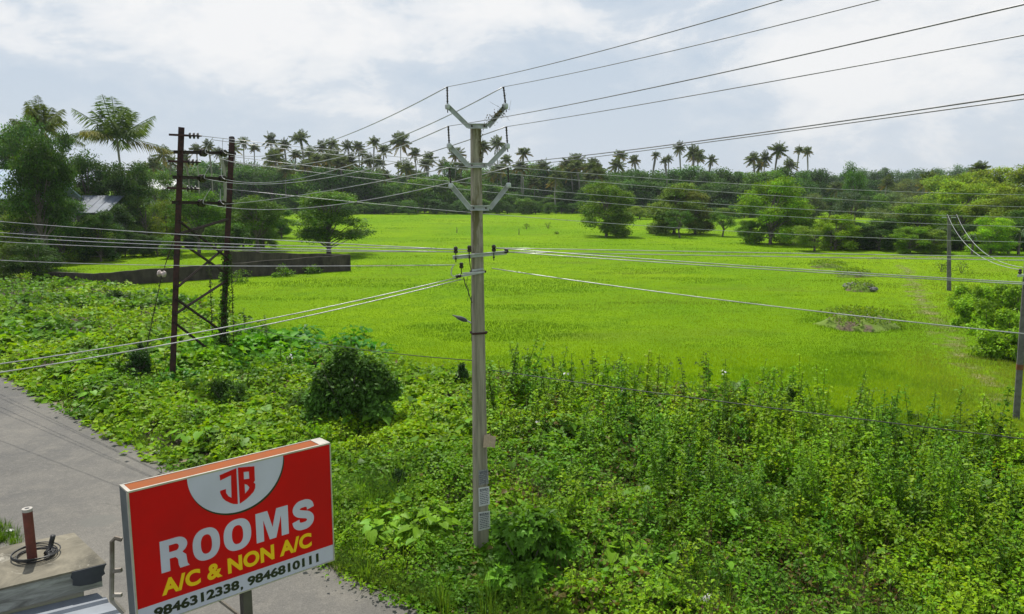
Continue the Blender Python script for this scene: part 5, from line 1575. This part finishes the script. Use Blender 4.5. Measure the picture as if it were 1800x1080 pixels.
# --- stemmed weeds
L = LB(); FL = LB()
def weed(b, h, ls, col, nb, dens=1.0, r=rng, wide=1.0):
    """leafy herb: b base (3,), h height, nb branches that fan out from the stem"""
    lean = r.normal(0, .16, 2)
    top = b + np.array([lean[0] * h, lean[1] * h, h])
    A = [b]; Bq = [top]; rad = [0.009 * ls]
    segs = [(b, top, 1.0)]
    for k in range(nb):
        f = r.uniform(.05, .85); a = r.uniform(0, 6.28); l_ = h * r.uniform(.30, .62) * (1.2 - f) * wide
        s_ = b + (top - b) * f; e_ = s_ + np.array([math.cos(a) * .85, math.sin(a) * .85, r.uniform(.35, .95)]) * l_
        segs.append((s_, e_, .6)); A.append(s_); Bq.append(e_); rad.append(.006 * ls)
    L.sticks(np.array(A), np.array(Bq), np.array(rad), np.tile([[0.12, 0.16, 0.035]], (len(A), 1)))
    for (s_, e_, k_) in segs:
        ln = np.linalg.norm(e_ - s_); n = int(max(4, ln * 40 * dens / ls ** 1.1))
        f = r.uniform(.12 if k_ == 1 else .1, 1.03, n) ** .8
        P = s_ + (e_ - s_) * f[:, None] + r.normal(0, .035, (n, 3))
        a = r.uniform(0, 6.28, n)
        D = np.stack([np.cos(a), np.sin(a), r.uniform(-.5, .35, n)], 1)
        ll = 0.092 * ls * r.uniform(.55, 1.25, n) * (1.1 - .4 * f)
        c = col * r.uniform(.75, 1.25, (n, 1)) * np.stack([1 + .15 * f, 1 + .10 * f, np.ones(n)], 1)
        L.leaves(P, D, np.array([0, 0, 1.0]) + r.normal(0, .40, (n, 3)), ll, ll * r.uniform(.5, .8, n), c, wide=.4, droop=.15)
    return top
def weeds(n, poly, hr, spire=False, box_=(-180, 1960, 465, 1260)):
    q = sample(n, poly, box_)
    X, Y = gpn(q[:, 0], q[:, 1]); X += rng.normal(0, .25, n); Y += rng.normal(0, .4, n)
    cl = fbm(X, Y, 2.6, 61); cl2 = fbm(X, Y, 2.2, 44) + rng.normal(0, .10, n)
    for i in range(n):
        if cl[i] < .42 and rng.random() < .8: continue
        if road_dist(np.array([X[i]]), np.array([Y[i]]))[0] < .45: continue
        if any(math.hypot(X[i] - ex, Y[i] - ey) < er for ex, ey, er in EXC): continue
        d = math.hypot(X[i], Y[i]); ls = min(max(d / 15, .9), 2.0) * 1.3
        h = rng.uniform(*hr) * (.65 + .7 * cl[i])
        m_ = float(smooth(.40, .60, cl2[i]))
        col = np.array([0.100, 0.232, 0.012]) * (1 - m_) + np.array([0.195, 0.350, 0.012]) * m_
        col = col * rng.uniform(.78, 1.28) * np.array([rng.uniform(.8, 1.15), 1, 1]); t_ = weed(np.array([X[i], Y[i], 0.0]), h, ls, col, rng.integers(4, 9), .9) if not spire else weed(np.array([X[i], Y[i], 0.0]), h, ls * .8, col, rng.integers(4, 9), 1.5, wide=.34)
        if rng.random() < .015 and q[i, 1] < 860:
            nf = 3; FL.leaves(t_ + rng.normal(0, .04, (nf, 3)), rdir(nf), rdir(nf, 1), .045 * ls, .045 * ls, np.tile([[.75, .72, .78]], (nf, 1)))
RZ = [(830, 690), (1000, 708), (1150, 716), (1300, 728), (1450, 765), (1600, 808), (1700, 832), (1960, 872), (1960, 1240), (1250, 1240), (1000, 1080), (900, 960), (840, 800)]
weeds(1250, RZ, (.55, 1.4))
weeds(330, [(860, 690), (1000, 700), (1150, 708), (1300, 720), (1450, 756), (1600, 800), (1700, 826), (1960, 866), (1960, 1100), (1350, 1000), (1000, 880), (880, 760)], (1.3, 2.1), True)
LZ = [(-100, 500), (300, 530), (420, 600), (700, 670), (830, 720), (840, 950), (700, 960), (500, 880), (300, 760), (100, 640), (-100, 560)]
weeds(420, LZ, (.35, .85))
weeds(120, [(900, 1040), (1960, 1040), (1960, 1240), (1150, 1240)], (.5, 1.0))
tag(link('weeds', L.mesh('weeds'), M_herb), 'leafy stemmed weeds growing through the creepers, densest right of the pole', 'weeds', kind='stuff')
tag(link('white_flowers', FL.mesh('white_flowers'), foliage('petals', .2, .6, .2, False)), 'scattered tiny pale flowers on the tall weeds', 'flowers', kind='stuff')

# --- dry stalks in the gaps
L = LB()
q = sample(1500, RZ); X, Y = gpn(q[:, 0], q[:, 1]); n = len(X)
cl = fbm(X, Y, 1.4, 12); k_ = cl > .52
X, Y = X[k_], Y[k_]; n = len(X)
for rep in range(4):
    A = np.stack([X + rng.normal(0, .15, n), Y + rng.normal(0, .2, n), np.full(n, .02)], 1)
    B__ = A + np.stack([rng.normal(0, .25, n), rng.normal(0, .25, n), rng.uniform(.3, .95, n)], 1)
    L.sticks(A, B__, .006, jitcol((0.17, 0.13, 0.08), n, .4))
    P = A + (B__ - A) * rng.uniform(.2, 1, (n, 1)); L.leaves(P, rdir(n, -.5), rdir(n), rng.uniform(.05, .12, n), rng.uniform(.02, .05, n), jitcol((0.17, 0.095, 0.05), n, .4))
tag(link('dry_stalks', L.mesh('dry_stalks'), M_herb), 'brown dead stalks and leaves in gaps of the weeds', 'dry stalks', kind='stuff')

# --- grass tufts at the verge and between
L = LB()
def tufts(q, nb, hr, col, rad=.12):
    X, Y = gpn(q[:, 0], q[:, 1])
    for i in range(len(q)):
        d = math.hypot(X[i], Y[i]); ls = min(max(d / 15, .8), 2.2)
        n = int(nb / ls ** .7); a = rng.uniform(0, 6.28, n); r = rad * np.sqrt(rng.random(n))
        P = np.stack([X[i] + r * np.cos(a), Y[i] + r * np.sin(a), np.zeros(n)], 1)
        D = np.stack([np.cos(a), np.sin(a), 0 * a], 1)
        L.blades(P, D, rng.uniform(*hr, n), np.full(n, .012 * ls), jitcol(col, n, .3), rng.uniform(.15, .8, n))
q = sample(520); q = q[(fbm(*gpn(q[:, 0], q[:, 1]), 3.0, 17) > .44)]
tufts(q, 46, (.4, .95), (0.105, 0.205, 0.022), .16)
re = np.array([road_px[i] for i in range(2, 15)]); qs = []
for i in range(len(re) - 1):
    for k in range(16):
        f = rng.random(); p = re[i] * (1 - f) + re[i + 1] * f; qs.append(p + np.array([rng.uniform(0, 16), -rng.uniform(0, 12)]))
tufts(np.array(qs), 30, (.10, .34), (0.11, 0.19, 0.03), .14)
for (cx_, cy2) in ((640, 905), (655, 915), (628, 898), (690, 872), (705, 860), (585, 930), (700, 905), (470, 665)):
    tufts(np.array([[cx_, cy2]]), 110, (.7, 1.25), (0.10, 0.21, 0.03), .22)
tag(link('verge_grass', L.mesh('verge_grass'), M_grass), 'tufts of long green grass along the road verge', 'grass', kind='stuff')

# --- big heart-shaped leaves
L = LB()
def bigleaf(x, y, ls, col, n, h=.5):
    for k in range(n):
        a = rng.uniform(0, 6.28); r = rng.uniform(.05, .38); hh = h * rng.uniform(.6, 1.15)
        c = np.array([x + r * math.cos(a), y + r * math.sin(a), hh])
        d = np.array([math.cos(a), math.sin(a), -.35 + rng.normal(0, .2)]); d /= np.linalg.norm(d)
        nn = np.array([0.25 * math.cos(a), .25 * math.sin(a), 1]) + rng.normal(0, .22, 3)
        b_ = np.cross(d, nn); b_ /= np.linalg.norm(b_); u = np.cross(b_, d)
        s_ = ls * rng.uniform(.7, 1.2)
        out = [(0, 0, .0), (-.16, .26, .03), (-.02, .46, .06), (.30, .47, .07), (.68, .27, .03), (1.0, 0, -.12), (.68, -.27, .03), (.30, -.47, .07), (-.02, -.46, .06), (-.16, -.26, .03)]
        V = np.array([c + d * s_ * o_[0] + b_ * s_ * o_[1] * .9 + u * s_ * o_[2] for o_ in out] + [c + d * s_ * .4])
        F = np.array([[10, i, (i + 1) % 10] for i in range(10)])
        cc_ = col * rng.uniform(.75, 1.25)
        L.raw(V, F, np.tile(cc_, (11, 1)))
        L.sticks(np.array([[x, y, 0.0]]), c[None], .008, np.array([col * .9]))
spots = [(705, 935), (722, 950), (690, 948), (740, 958), (760, 930), (770, 945), (800, 935), (680, 930), (650, 950), (1045, 940), (1060, 960), (1085, 975), (1110, 985), (1040, 990), (1075, 1005), (1130, 1010), (1100, 1030), (1060, 1035), (1150, 1045), (1020, 1050), (1085, 1060), (990, 1030), (1150, 1075), (1120, 1090), (1050, 1090), (1420, 1060), (1450, 1080), (1390, 1095), (1690, 830), (1700, 850), (880, 900)]
for (sx, sy) in spots:
    x, y = gpn(sx, sy + 18); bigleaf(float(x), float(y), .24, np.array([0.20, 0.38, 0.018]), 8, .55)
q = sample(170)
for (sx, sy) in q:
    x, y = gpn(sx, sy)
    if road_dist(np.array([x]), np.array([y]))[0] < .7: continue
    ls = .20 * min(max(math.hypot(x, y) / 16, .8), 1.5)
    bigleaf(float(x), float(y), ls, np.array([0.12, 0.26, 0.02]) * rng.uniform(.8, 1.6), 6, float(HT_(np.array([x]), np.array([y]))[0]) + .12)
for k in range(260):
    x, y = rng.normal(-10.0, 2.2), rng.normal(31.5, 2.0)
    bigleaf(x, y, .27, np.array([0.045, 0.21, 0.008]), 6, .42)
tag(link('broad_leaves', L.mesh('broad_leaves'), M_herb), 'patches of large heart-shaped leaves among the creepers', 'broad leaves', kind='stuff')

# --- single bushes
def bush(name, label, base, w_, h, leaf, n, col, lobes, seed, cat='bush', lobed=False, flat=.85, at=None):
    r = np.random.default_rng(seed); L = LB()
    o = thing(name, label, cat, base)
    for k in range(lobes):
        a = k * 2.4 + r.uniform(-.4, .4); z = .10 + .74 * r.random() ** 1.25; q_ = math.sqrt(r.uniform(.1, 1)) * .42 * w_ * math.sqrt(max(.03, .92 - z ** 1.2))
        rad = w_ * r.uniform(.08, .20); c = np.array([q_ * math.cos(a), q_ * math.sin(a), z * h])
        if at: c = np.array([at[k][0] + r.normal(0, .05), r.uniform(-.5, .5) * (1 - at[k][1] / h * .5), at[k][1]]); rad = at[k][2]
        m = int(n / lobes); dd = rdir_(r, m, .2); rr = r.uniform(.5, 1.1, (m, 1)) + np.abs(r.normal(0, .13, (m, 1)))
        P = c + dd * rr * np.array([rad, rad, rad * flat]); P[:, 2] = np.maximum(P[:, 2], .02)
        D = dd * .5 + r.normal(0, .55, (m, 3)); D[:, 2] -= .4
        Nn = dd * .7 + r.normal(0, .35, (m, 3)); Nn[:, 2] += .5
        v = r.uniform(.6, 1.4, (m, 1)) * (r.uniform(.7, 1.45))
        if not lobed:
            L.leaves(P, D, Nn, leaf * r.uniform(.6, 1.3, m), leaf * r.uniform(.4, .75, m), np.array(col) * v)
        else:
            for s_, lg in ((0, 1.0), (.75, .8), (-.75, .8), (1.5, .5), (-1.5, .5)):
                Dn = D / np.linalg.norm(D, axis=1, keepdims=True); B2 = np.cross(Dn, Nn); B2 /= np.linalg.norm(B2, axis=1, keepdims=True)
                L.leaves(P, Dn * math.cos(s_) + B2 * math.sin(s_), Nn, leaf * lg, leaf * .45, np.array(col) * v, wide=.5)
    link('foliage', L.mesh('foliage'), M_herb, o)
    mb = MB()
    for k in range(5):
        a = k * 1.3; mb.tube([(0.04 * math.cos(a), .04 * math.sin(a), -.05), (.12 * w_ * math.cos(a), .12 * w_ * math.sin(a), .4 * h), (.26 * w_ * math.cos(a), .26 * w_ * math.sin(a), .72 * h)], [.025, .018, .008], 5)
    mb.build('stem', M_bark, o)
    return o
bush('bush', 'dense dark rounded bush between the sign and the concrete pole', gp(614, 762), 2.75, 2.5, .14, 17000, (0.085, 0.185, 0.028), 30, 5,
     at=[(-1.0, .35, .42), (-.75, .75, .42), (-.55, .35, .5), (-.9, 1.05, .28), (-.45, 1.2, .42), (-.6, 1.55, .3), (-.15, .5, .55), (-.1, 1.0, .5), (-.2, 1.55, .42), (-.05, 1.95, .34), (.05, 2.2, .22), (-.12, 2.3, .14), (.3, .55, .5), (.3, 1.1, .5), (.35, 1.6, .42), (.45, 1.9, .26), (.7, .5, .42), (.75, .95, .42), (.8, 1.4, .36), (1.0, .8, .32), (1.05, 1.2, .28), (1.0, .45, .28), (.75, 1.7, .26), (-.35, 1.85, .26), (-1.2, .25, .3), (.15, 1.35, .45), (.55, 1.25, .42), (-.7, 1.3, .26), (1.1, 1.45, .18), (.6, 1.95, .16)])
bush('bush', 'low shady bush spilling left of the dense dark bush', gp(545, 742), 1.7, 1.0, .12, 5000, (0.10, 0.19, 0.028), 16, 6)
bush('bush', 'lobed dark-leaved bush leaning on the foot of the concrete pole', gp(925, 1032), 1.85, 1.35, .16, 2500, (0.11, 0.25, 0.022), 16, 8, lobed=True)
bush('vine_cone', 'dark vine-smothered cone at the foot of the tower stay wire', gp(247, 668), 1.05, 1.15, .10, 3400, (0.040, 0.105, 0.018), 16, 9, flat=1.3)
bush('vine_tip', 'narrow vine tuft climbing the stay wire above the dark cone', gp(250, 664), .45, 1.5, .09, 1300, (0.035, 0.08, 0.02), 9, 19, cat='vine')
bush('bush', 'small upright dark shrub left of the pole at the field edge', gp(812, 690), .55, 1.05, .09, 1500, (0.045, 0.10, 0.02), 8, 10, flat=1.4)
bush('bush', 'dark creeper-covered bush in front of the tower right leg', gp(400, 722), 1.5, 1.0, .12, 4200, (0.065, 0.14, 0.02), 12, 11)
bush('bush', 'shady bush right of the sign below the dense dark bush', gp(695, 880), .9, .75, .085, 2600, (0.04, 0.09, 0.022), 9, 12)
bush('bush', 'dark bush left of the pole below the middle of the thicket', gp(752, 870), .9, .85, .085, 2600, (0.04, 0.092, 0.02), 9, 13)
bush('bush', 'dark leafy bush behind the tower, before the compound wall', gp(212, 540), 2.0, 1.0, .17, 2600, (0.05, 0.105, 0.02), 10, 14)
bush('bush', 'dark bush among the tall weeds at the right below the black cable', gp(1395, 770), 1.1, 1.6, .09, 3000, (0.08, 0.17, 0.02), 12, 15, flat=1.2)
for i, (x, y, w_, h) in enumerate(((497, 486, 2.0, .8), (549, 481, 1.7, .6), (412, 496, 2.6, .8))):
    o = bush('bush', 'small creeper clump growing against the dark compound wall', gp(x, y), w_, h, .17, 500, (0.10, 0.20, 0.02), 9, 120 + i); o['group'] = 'creeper clumps at the compound wall'
# leafy shrubs at the right, beyond the path
sh = [(1690, 540, 1.7, 1.3), (1720, 548, 2.0, 1.6), (1755, 545, 2.0, 1.6), (1790, 550, 2.2, 1.7), (1700, 575, 1.6, 1.4), (1735, 590, 1.9, 1.7), (1775, 600, 2.0, 1.7), (1745, 628, 1.7, 1.2), (1790, 636, 1.8, 1.3), (1820, 620, 2, 1.6), (1840, 580, 2, 1.7)]
for i, (x, y, w_, h) in enumerate(sh):
    o = bush('shrub', 'light green leafy shrub in the patch between the two right-hand poles', gp(x, y), w_, h, .15, 2400, (0.20, 0.36, 0.018), 14, 40 + i, cat='shrub'); o['group'] = 'shrubs between the right-hand poles'
# lone tall weeds standing out above the edge of the thicket
WM = []
Lsave = L
for k in range(4):
    L = LB(); weed(np.array([0, 0, 0.0]), 1.55, 1.4, np.array([0.07, 0.135, 0.022]), 5, 1.2, np.random.default_rng(70 + k))
    me = L.mesh('tall_weed'); me.materials.append(M_herb); WM.append(me)
for i, (x, y) in enumerate(((905, 690), (935, 694), (975, 700), (1010, 703), (1040, 702), (1085, 706), (1120, 712), (1160, 708), (1200, 716), (1240, 722), (1285, 724), (1335, 736), (1370, 742), (1400, 765), (1425, 770), (1480, 780), (1510, 800), (1560, 812), (1620, 822), (1680, 845), (1718, 850), (1752, 842), (1080, 690), (1310, 728), (1770, 838), (432, 612), (468, 622))):
    o = link('tall_weed', WM[i % 4]); o.location = gp(x + rng.uniform(-8, 8), y); o.rotation_euler = (0, 0, rng.uniform(0, 6)); s_ = rng.uniform(.6, 1.15); o.scale = (s_, s_, s_)
    tag(o, 'single tall leafy weed standing up at the edge of the thicket against the bright grass', 'weed plant', 'tall weeds at the field edge')
L = Lsave

# ---------------------------------------------------------------- the field
PATH = [(1555, 448), (1590, 470), (1606, 500), (1618, 530), (1640, 560), (1668, 595), (1700, 635), (1728, 670), (1760, 705), (1795, 745)]
PW = np.array([list(gp(*p))[:2] for p in PATH])
def path_dist(x, y):
    best = np.full(x.shape, 1e9)
    for i in range(len(PW) - 1):
        a, b_ = PW[i], PW[i + 1]; d = b_ - a
        t_ = np.clip(((x - a[0]) * d[0] + (y - a[1]) * d[1]) / (d @ d), 0, 1)
        best = np.minimum(best, np.hypot(x - a[0] - t_ * d[0], y - a[1] - t_ * d[1]))
    return best
FP = [(-150, 373), (1950, 373), (1950, 860), (1800, 842), (1600, 798), (1450, 756), (1300, 722), (1150, 708), (1000, 700), (860, 678), (700, 662), (560, 640), (470, 612), (400, 566), (300, 528), (200, 514), (100, 500), (-150, 485)]
NG = 620000
q = sample(NG, FP, (-150, 1950, 373, 860)); X, Y = gpn(q[:, 0], q[:, 1]); n = NG
X = X + rng.normal(0, .1, n); Y = Y + rng.normal(0, .4, n)
dist = np.hypot(X, Y); pd = path_dist(X, Y)
k_ = (pd > 1.0 + .9 * (fbm(X, Y, 1.5, 5) - .5)) | (rng.random(n) < .6)
wet = fbm(X * .35, Y, 3.2, 8); big = fbm(X, Y, 14.0, 9); clump = fbm(X, Y, 0.8, 10)
edge = smooth(36, 27, Y)
lush = smooth(.57, .66, wet)
Lg = (.035 + .035 * clump + .05 * lush + .08 * edge) * rng.uniform(.6, 1.3, n)
Wd = .011 * np.clip(dist / 28, 1, 6)
c1 = np.array([0.188, 0.300, 0.004]); c2 = np.array([0.126, 0.244, 0.004]); c3 = np.array([0.065, 0.150, 0.004]); c4 = np.array([0.20, 0.27, 0.025])
m1 = smooth(.38, .62, big)[:, None]; C = c1 * m1 + c2 * (1 - m1)
C = C * (1 - .75 * lush[:, None]) + c3 * .75 * lush[:, None]; sm_ = smooth(.50, .68, fbm(X * .6, Y, 2.6, 71))[:, None] * .62; ol_ = smooth(.52, .70, fbm(X * .5, Y, 5.0, 171))[:, None] * .4; C = C * (1 - ol_) + np.array([0.165, 0.225, 0.018]) * ol_; C = C * (1 - sm_) + c3 * 1.25 * sm_
pz = np.exp(-(pd / 3.0) ** 2)[:, None] * .45; C = C * (1 - pz) + np.array([0.19, 0.22, 0.04]) * pz
r_ = smooth(18, 30, X)[:, None] * smooth(95, 60, Y)[:, None] * .4; C = C * (1 - r_) + c4 * r_
C = C * (1 + .28 * edge[:, None]); tt = smooth(.60, .66, fbm(X * .6, Y, 5.5, 14))[:, None] * .35; C = C * (1 - tt) + np.array([0.19, 0.22, 0.04]) * tt
C = C * rng.uniform(.9, 1.1, (n, 1))
a = rng.uniform(0, 6.28, n)
G = LB(); G.blades(np.stack([X, Y, np.zeros(n)], 1)[k_], np.stack([np.cos(a), np.sin(a), 0 * a], 1)[k_], Lg[k_], Wd[k_], C[k_], rng.uniform(.1, .8, n)[k_])
tag(link('field_grass', G.mesh('field_grass'), M_grass), 'short bright yellow-green grass of the open field', 'grass', kind='stuff')

# dirt path through the grass
def path_mat():
    m, t, b = newmat('path_soil')
    g = t.nodes.new('ShaderNodeNewGeometry'); P = g.outputs['Position']
    c = mixc(t, ramp(t, noise(t, P, 0.8, 6, 0.7), [(0.40, 0.0), (0.62, 1.0)]), (0.17, 0.22, 0.035), (0.25, 0.20, 0.09))
    t.links.new(c, b.inputs['Base Color']); b.inputs['Roughness'].default_value = 0.95
    at = t.nodes.new('ShaderNodeAttribute'); at.attribute_name = 'col'
    sx = t.nodes.new('ShaderNodeSeparateColor'); t.links.new(at.outputs['Color'], sx.inputs[0])
    al = math_(t, 'ADD', sx.outputs[0], math_(t, 'MULTIPLY', math_(t, 'SUBTRACT', noise(t, P, 0.9, 6, 0.7), 0.62), 2.2))
    tr = t.nodes.new('ShaderNodeBsdfTransparent'); mx = t.nodes.new('ShaderNodeMixShader')
    t.links.new(ramp(t, al, [(0.25, 0.0), (0.75, 1.0)]), mx.inputs[0]); t.links.new(tr.outputs[0], mx.inputs[1]); t.links.new(b.outputs[0], mx.inputs[2])
    t.links.new(mx.outputs[0], t.nodes['Material Output'].inputs['Surface'])
    return m
def strip(name, pts_, half, z):
    V = []; C_ = []; F = []
    n = len(pts_); cols = 5
    for i in range(n):
        a = pts_[max(i - 1, 0)]; b_ = pts_[min(i + 1, n - 1)]; d = (b_ - a); d = d / np.linalg.norm(d); nr = np.array([-d[1], d[0]])
        for k in range(cols):
            f = k / (cols - 1) * 2 - 1; p = pts_[i] + nr * f * half
            V.append([p[0], p[1], z]); e_ = (1 - abs(f)) * (1 if 0 < i < n - 1 else 0); C_.append([e_ * 0.7, 0, 0])
    for i in range(n - 1):
        for k in range(cols - 1):
            q0 = i * cols + k; F += [[q0, q0 + 1, q0 + cols + 1], [q0, q0 + cols + 1, q0 + cols]]
    return link(name, np_mesh(name, np.array(V), np.array(F), np.array(C_)), M_path)
M_path = path_mat()
tag(strip('dirt_path', PW, 1.9, .010), kind='structure')
q1 = np.array([list(gp(*p))[:2] for p in ((1395, 452), (1450, 453), (1520, 455), (1600, 452), (1690, 455), (1800, 460))])
tag(strip('dirt_track', q1, 3.6, .006), kind='structure')

# soil mounds with rocks
def mound(px, py, w_, d_, h, label, seed):
    r = np.random.default_rng(seed); c = gp(px, py); n = 26
    V = []; C_ = []
    for i in range(n + 1):
        for j in range(n + 1):
            u, v = i / n * 2 - 1, j / n * 2 - 1; rr = math.hypot(u, v)
            x, y = u * w_ / 2, v * d_ / 2
            rr *= 1.0 + .75 * float(fbm(np.array([c.x + x * 1.4]), np.array([c.y + y * 1.4]), 1.1, seed + 5)[0]); z = h * max(0, 1 - rr ** 2) ** 1.1 * (0.45 + 1.1 * float(fbm(np.array([c.x + x]), np.array([c.y + y]), .6, seed)[0])) - 0.03
            V.append([x, y, z])
            m_ = float(fbm(np.array([c.x + x]), np.array([c.y + y]), .5, seed + 3)[0]); C_.append(np.array([0.12, 0.09, 0.055]) * m_ * 1.5 if m_ > .55 else np.array([0.12, 0.19, 0.015]))
    F = []
    for i in range(n):
        for j in range(n):
            a = i * (n + 1) + j; F += [[a, a + n + 1, a + n + 2], [a, a + n + 2, a + 1]]
    o = link('soil_mound', np_mesh('soil_mound', np.array(V), np.array(F), np.array(C_), True), attr_mat('mound_soil', .95)); o.location = c
    tag(o, label, 'mound')
    Lm = LB(); m = int(1500 * w_ * d_ / 10); uu = r.uniform(-1, 1, (m, 2)); k = np.hypot(uu[:, 0], uu[:, 1]) * (1.0 + .75 * fbm(c.x + uu[:, 0] * w_ * .7, c.y + uu[:, 1] * d_ * .7, 1.1, seed + 5)) < 1.05; uu = uu[k]; m = len(uu)
    zz = h * np.maximum(0, 1 - (uu ** 2).sum(1)) * .9
    P = np.stack([uu[:, 0] * w_ / 2, uu[:, 1] * d_ / 2, zz + r.uniform(0, .35, m)], 1); kk = fbm(P[:, 0] + c.x, P[:, 1] + c.y, .9, seed + 9) > .36
    P = P[kk]; m = len(P)
    Lm.leaves(P, rdir(m, .3), rdir(m, .8), r.uniform(.08, .2, m), r.uniform(.05, .1, m), jitcol((0.17, 0.28, 0.02), m, .35))
    l_ = link('mound_weeds', Lm.mesh('mound_weeds'), M_herb, o); l_['kind'] = 'stuff'
    return o
mound(1508, 572, 5.2, 5.0, .62, 'broad reddish soil mound overgrown with weeds beside the path', 3)
mound(1512, 511, 2.6, 2.2, .40, 'small grey rubble heap in the field left of the path', 4)
mound(1496, 486, 3.6, 2.6, .42, 'low brown mound with grass behind the grey rubble heap', 6)
mound(1455, 470, 4.0, 2.8, .35, 'flat brown mound farthest back near the yellow-green bush', 7)
def rock_mesh(seed):
    r = np.random.default_rng(seed); mb = MB(); n = 9; prof = []
    vs = []; fs = []
    for i in range(5):
        ph = math.pi * i / 4
        for k in range(n):
            a = 2 * math.pi * k / n; q = .5 * (1 + r.uniform(-.28, .28))
            vs.append((q * math.sin(ph) * math.cos(a) * 1.2, q * math.sin(ph) * math.sin(a), q * math.cos(ph) * .7 + .2))
    for i in range(4):
        for k in range(n):
            k2 = (k + 1) % n; fs.append((i * n + k, (i + 1) * n + k, (i + 1) * n + k2, i * n + k2))
    mb.add(vs, fs); return mb.mesh('rock')
M_rock = plain('rock_grey', (0.20, 0.195, 0.19), 0.9, scale=5, col2=(0.10, 0.10, 0.095))
M_rockp = plain('rock_pale', (0.50, 0.48, 0.42), 0.9, scale=5)
RM = [rock_mesh(k) for k in range(3)]
for me in RM: me.materials.append(M_rock)
for (x, y, s_, pale, lab) in ((1493, 509, .75, 0, 'left grey rock of the rubble heap'), (1503, 505, .6, 0, 'topmost grey rock of the rubble heap'), (1524, 509, .8, 0, 'right grey rock of the rubble heap'), (1535, 513, .5, 0, 'small dark rock at the right end of the rubble heap'),
                              (1463, 571, .36, 1, 'pale rock at the left end of the broad soil mound'), (1568, 573, .30, 1, 'pale stone right of the broad soil mound beside the path'), (1524, 559, .25, 1, 'small pale stone on top of the broad soil mound')):
    o = link('rock', RM[rng.integers(0, 3)]); o.location = gp(x, y); o.location.z += .12 if 'mound' in lab and 'right of' not in lab else 0.0
    if 'heap' in lab: o.location.z += .10
    o.scale = (s_, s_, s_ * .8); o.rotation_euler = (0, 0, rng.uniform(0, 6))
    if pale:
        o.material_slots[0].link = 'OBJECT'; o.material_slots[0].material = M_rockp
    tag(o, lab, 'rock')
# small weeds and two stubs out in the field
for i, (x, y, s_) in enumerate(((925, 403, 1.4), (963, 402, 1.5), (978, 412, .8), (1690, 480, 1.4), (1655, 478, 1.2))):
    o = bush('field_weed', 'small dark weed clump in the open field', gp(x, y), s_ * 1.1, s_ * .8, .16, 130, (0.13, 0.22, 0.02), 6, 90 + i, cat='weed'); o['group'] = 'small weed clumps in the field'
for (x, y, lab) in ((803, 410, 'short dark stub in the field just left of the centre pole'), (912, 413, 'short dark stub in the field just right of the centre pole')):
    p = gp(x, y); mb = MB().at(p); mb.tube([p - Vector((0, 0, .1)), p + Vector((0.03, 0, .45)), p + Vector((0.0, 0, .85))], [.07, .06, .04], 6)
    o = mb.build('stub_post', M_bark); o.location = p; tag(o, lab, 'post')

# litter
def crumple(name, label, p, s_, mat, seed, cat='litter'):
    r = np.random.default_rng(seed); n = 9; V = []; F = []
    for i in range(n):
        for j in range(n):
            u, v = i / (n - 1) - .5, j / (n - 1) - .5
            V.append([u + r.normal(0, .05), v * .8 + r.normal(0, .05), .28 * math.exp(-6 * (u * u + v * v)) + abs(r.normal(0, .07))])
    for i in range(n - 1):
        for j in range(n - 1):
            a = i * n + j; F += [[a, a + n, a + n + 1], [a, a + n + 1, a + 1]]
    o = link(name, np_mesh(name, np.array(V) * s_, np.array(F), None), mat); o.location = p; return tag(o, label, cat)
M_plastic = plain('white_plastic', (0.62, 0.62, 0.64), 0.4, scale=8, col2=(0.40, 0.38, 0.37))
crumple('plastic_bag', 'crumpled whitish plastic bag in the dark gap at the bottom', BAG, .50, M_plastic, 1)
crumple('litter', 'small white scrap on the road beside the grass patch', gp(17, 934, .02), .14, M_plastic, 2)
crumple('litter', 'pale flat scrap at the road edge above the sign', gp(276, 797, .02), .22, M_plastic, 3)
crumple('litter', 'small pale scrap at the road edge left of the sign top', gp(153, 727, .02), .16, M_plastic, 4)
# grass patch on the near side of the road, lower left
L = LB()
for k in range(240):
    f = rng.uniform(-150, 34); x, y = gpn(f, 948 - .0 * f + rng.uniform(-22, 10))
    if f > 0 and rng.random() < f / 40: continue
    n = 26; a = rng.uniform(0, 6.28, n); r = .10 * np.sqrt(rng.random(n))
    L.blades(np.stack([x + r * np.cos(a), y + r * np.sin(a), np.zeros(n)], 1), np.stack([np.cos(a), np.sin(a), 0 * a], 1), rng.uniform(.08, .26, n), np.full(n, .011), jitcol((0.10, 0.20, 0.02), n, .3), rng.uniform(.1, .7, n))
tag(link('roadside_grass', L.mesh('roadside_grass'), M_grass), 'small patch of green grass on the near side of the road', 'grass', kind='stuff')

# ---------------------------------------------------------------- haze over the far trees
HAZE = 0.00016
mb = MB(); mb.box((0, 260, 15), (900, 640, 32))
hz_ = mb.build('haze', None)
m = bpy.data.materials.new('haze'); m.use_nodes = True; t = m.node_tree; t.nodes.clear()
pv = t.nodes.new('ShaderNodeVolumePrincipled'); pv.inputs['Density'].default_value = HAZE; pv.inputs['Color'].default_value = (0.86, 0.92, 1.0, 1)
pv.inputs['Anisotropy'].default_value = 0.3
ou = t.nodes.new('ShaderNodeOutputMaterial'); t.links.new(pv.outputs[0], ou.inputs['Volume'])
hz_.data.materials.append(m); tag(hz_, kind='stuff')
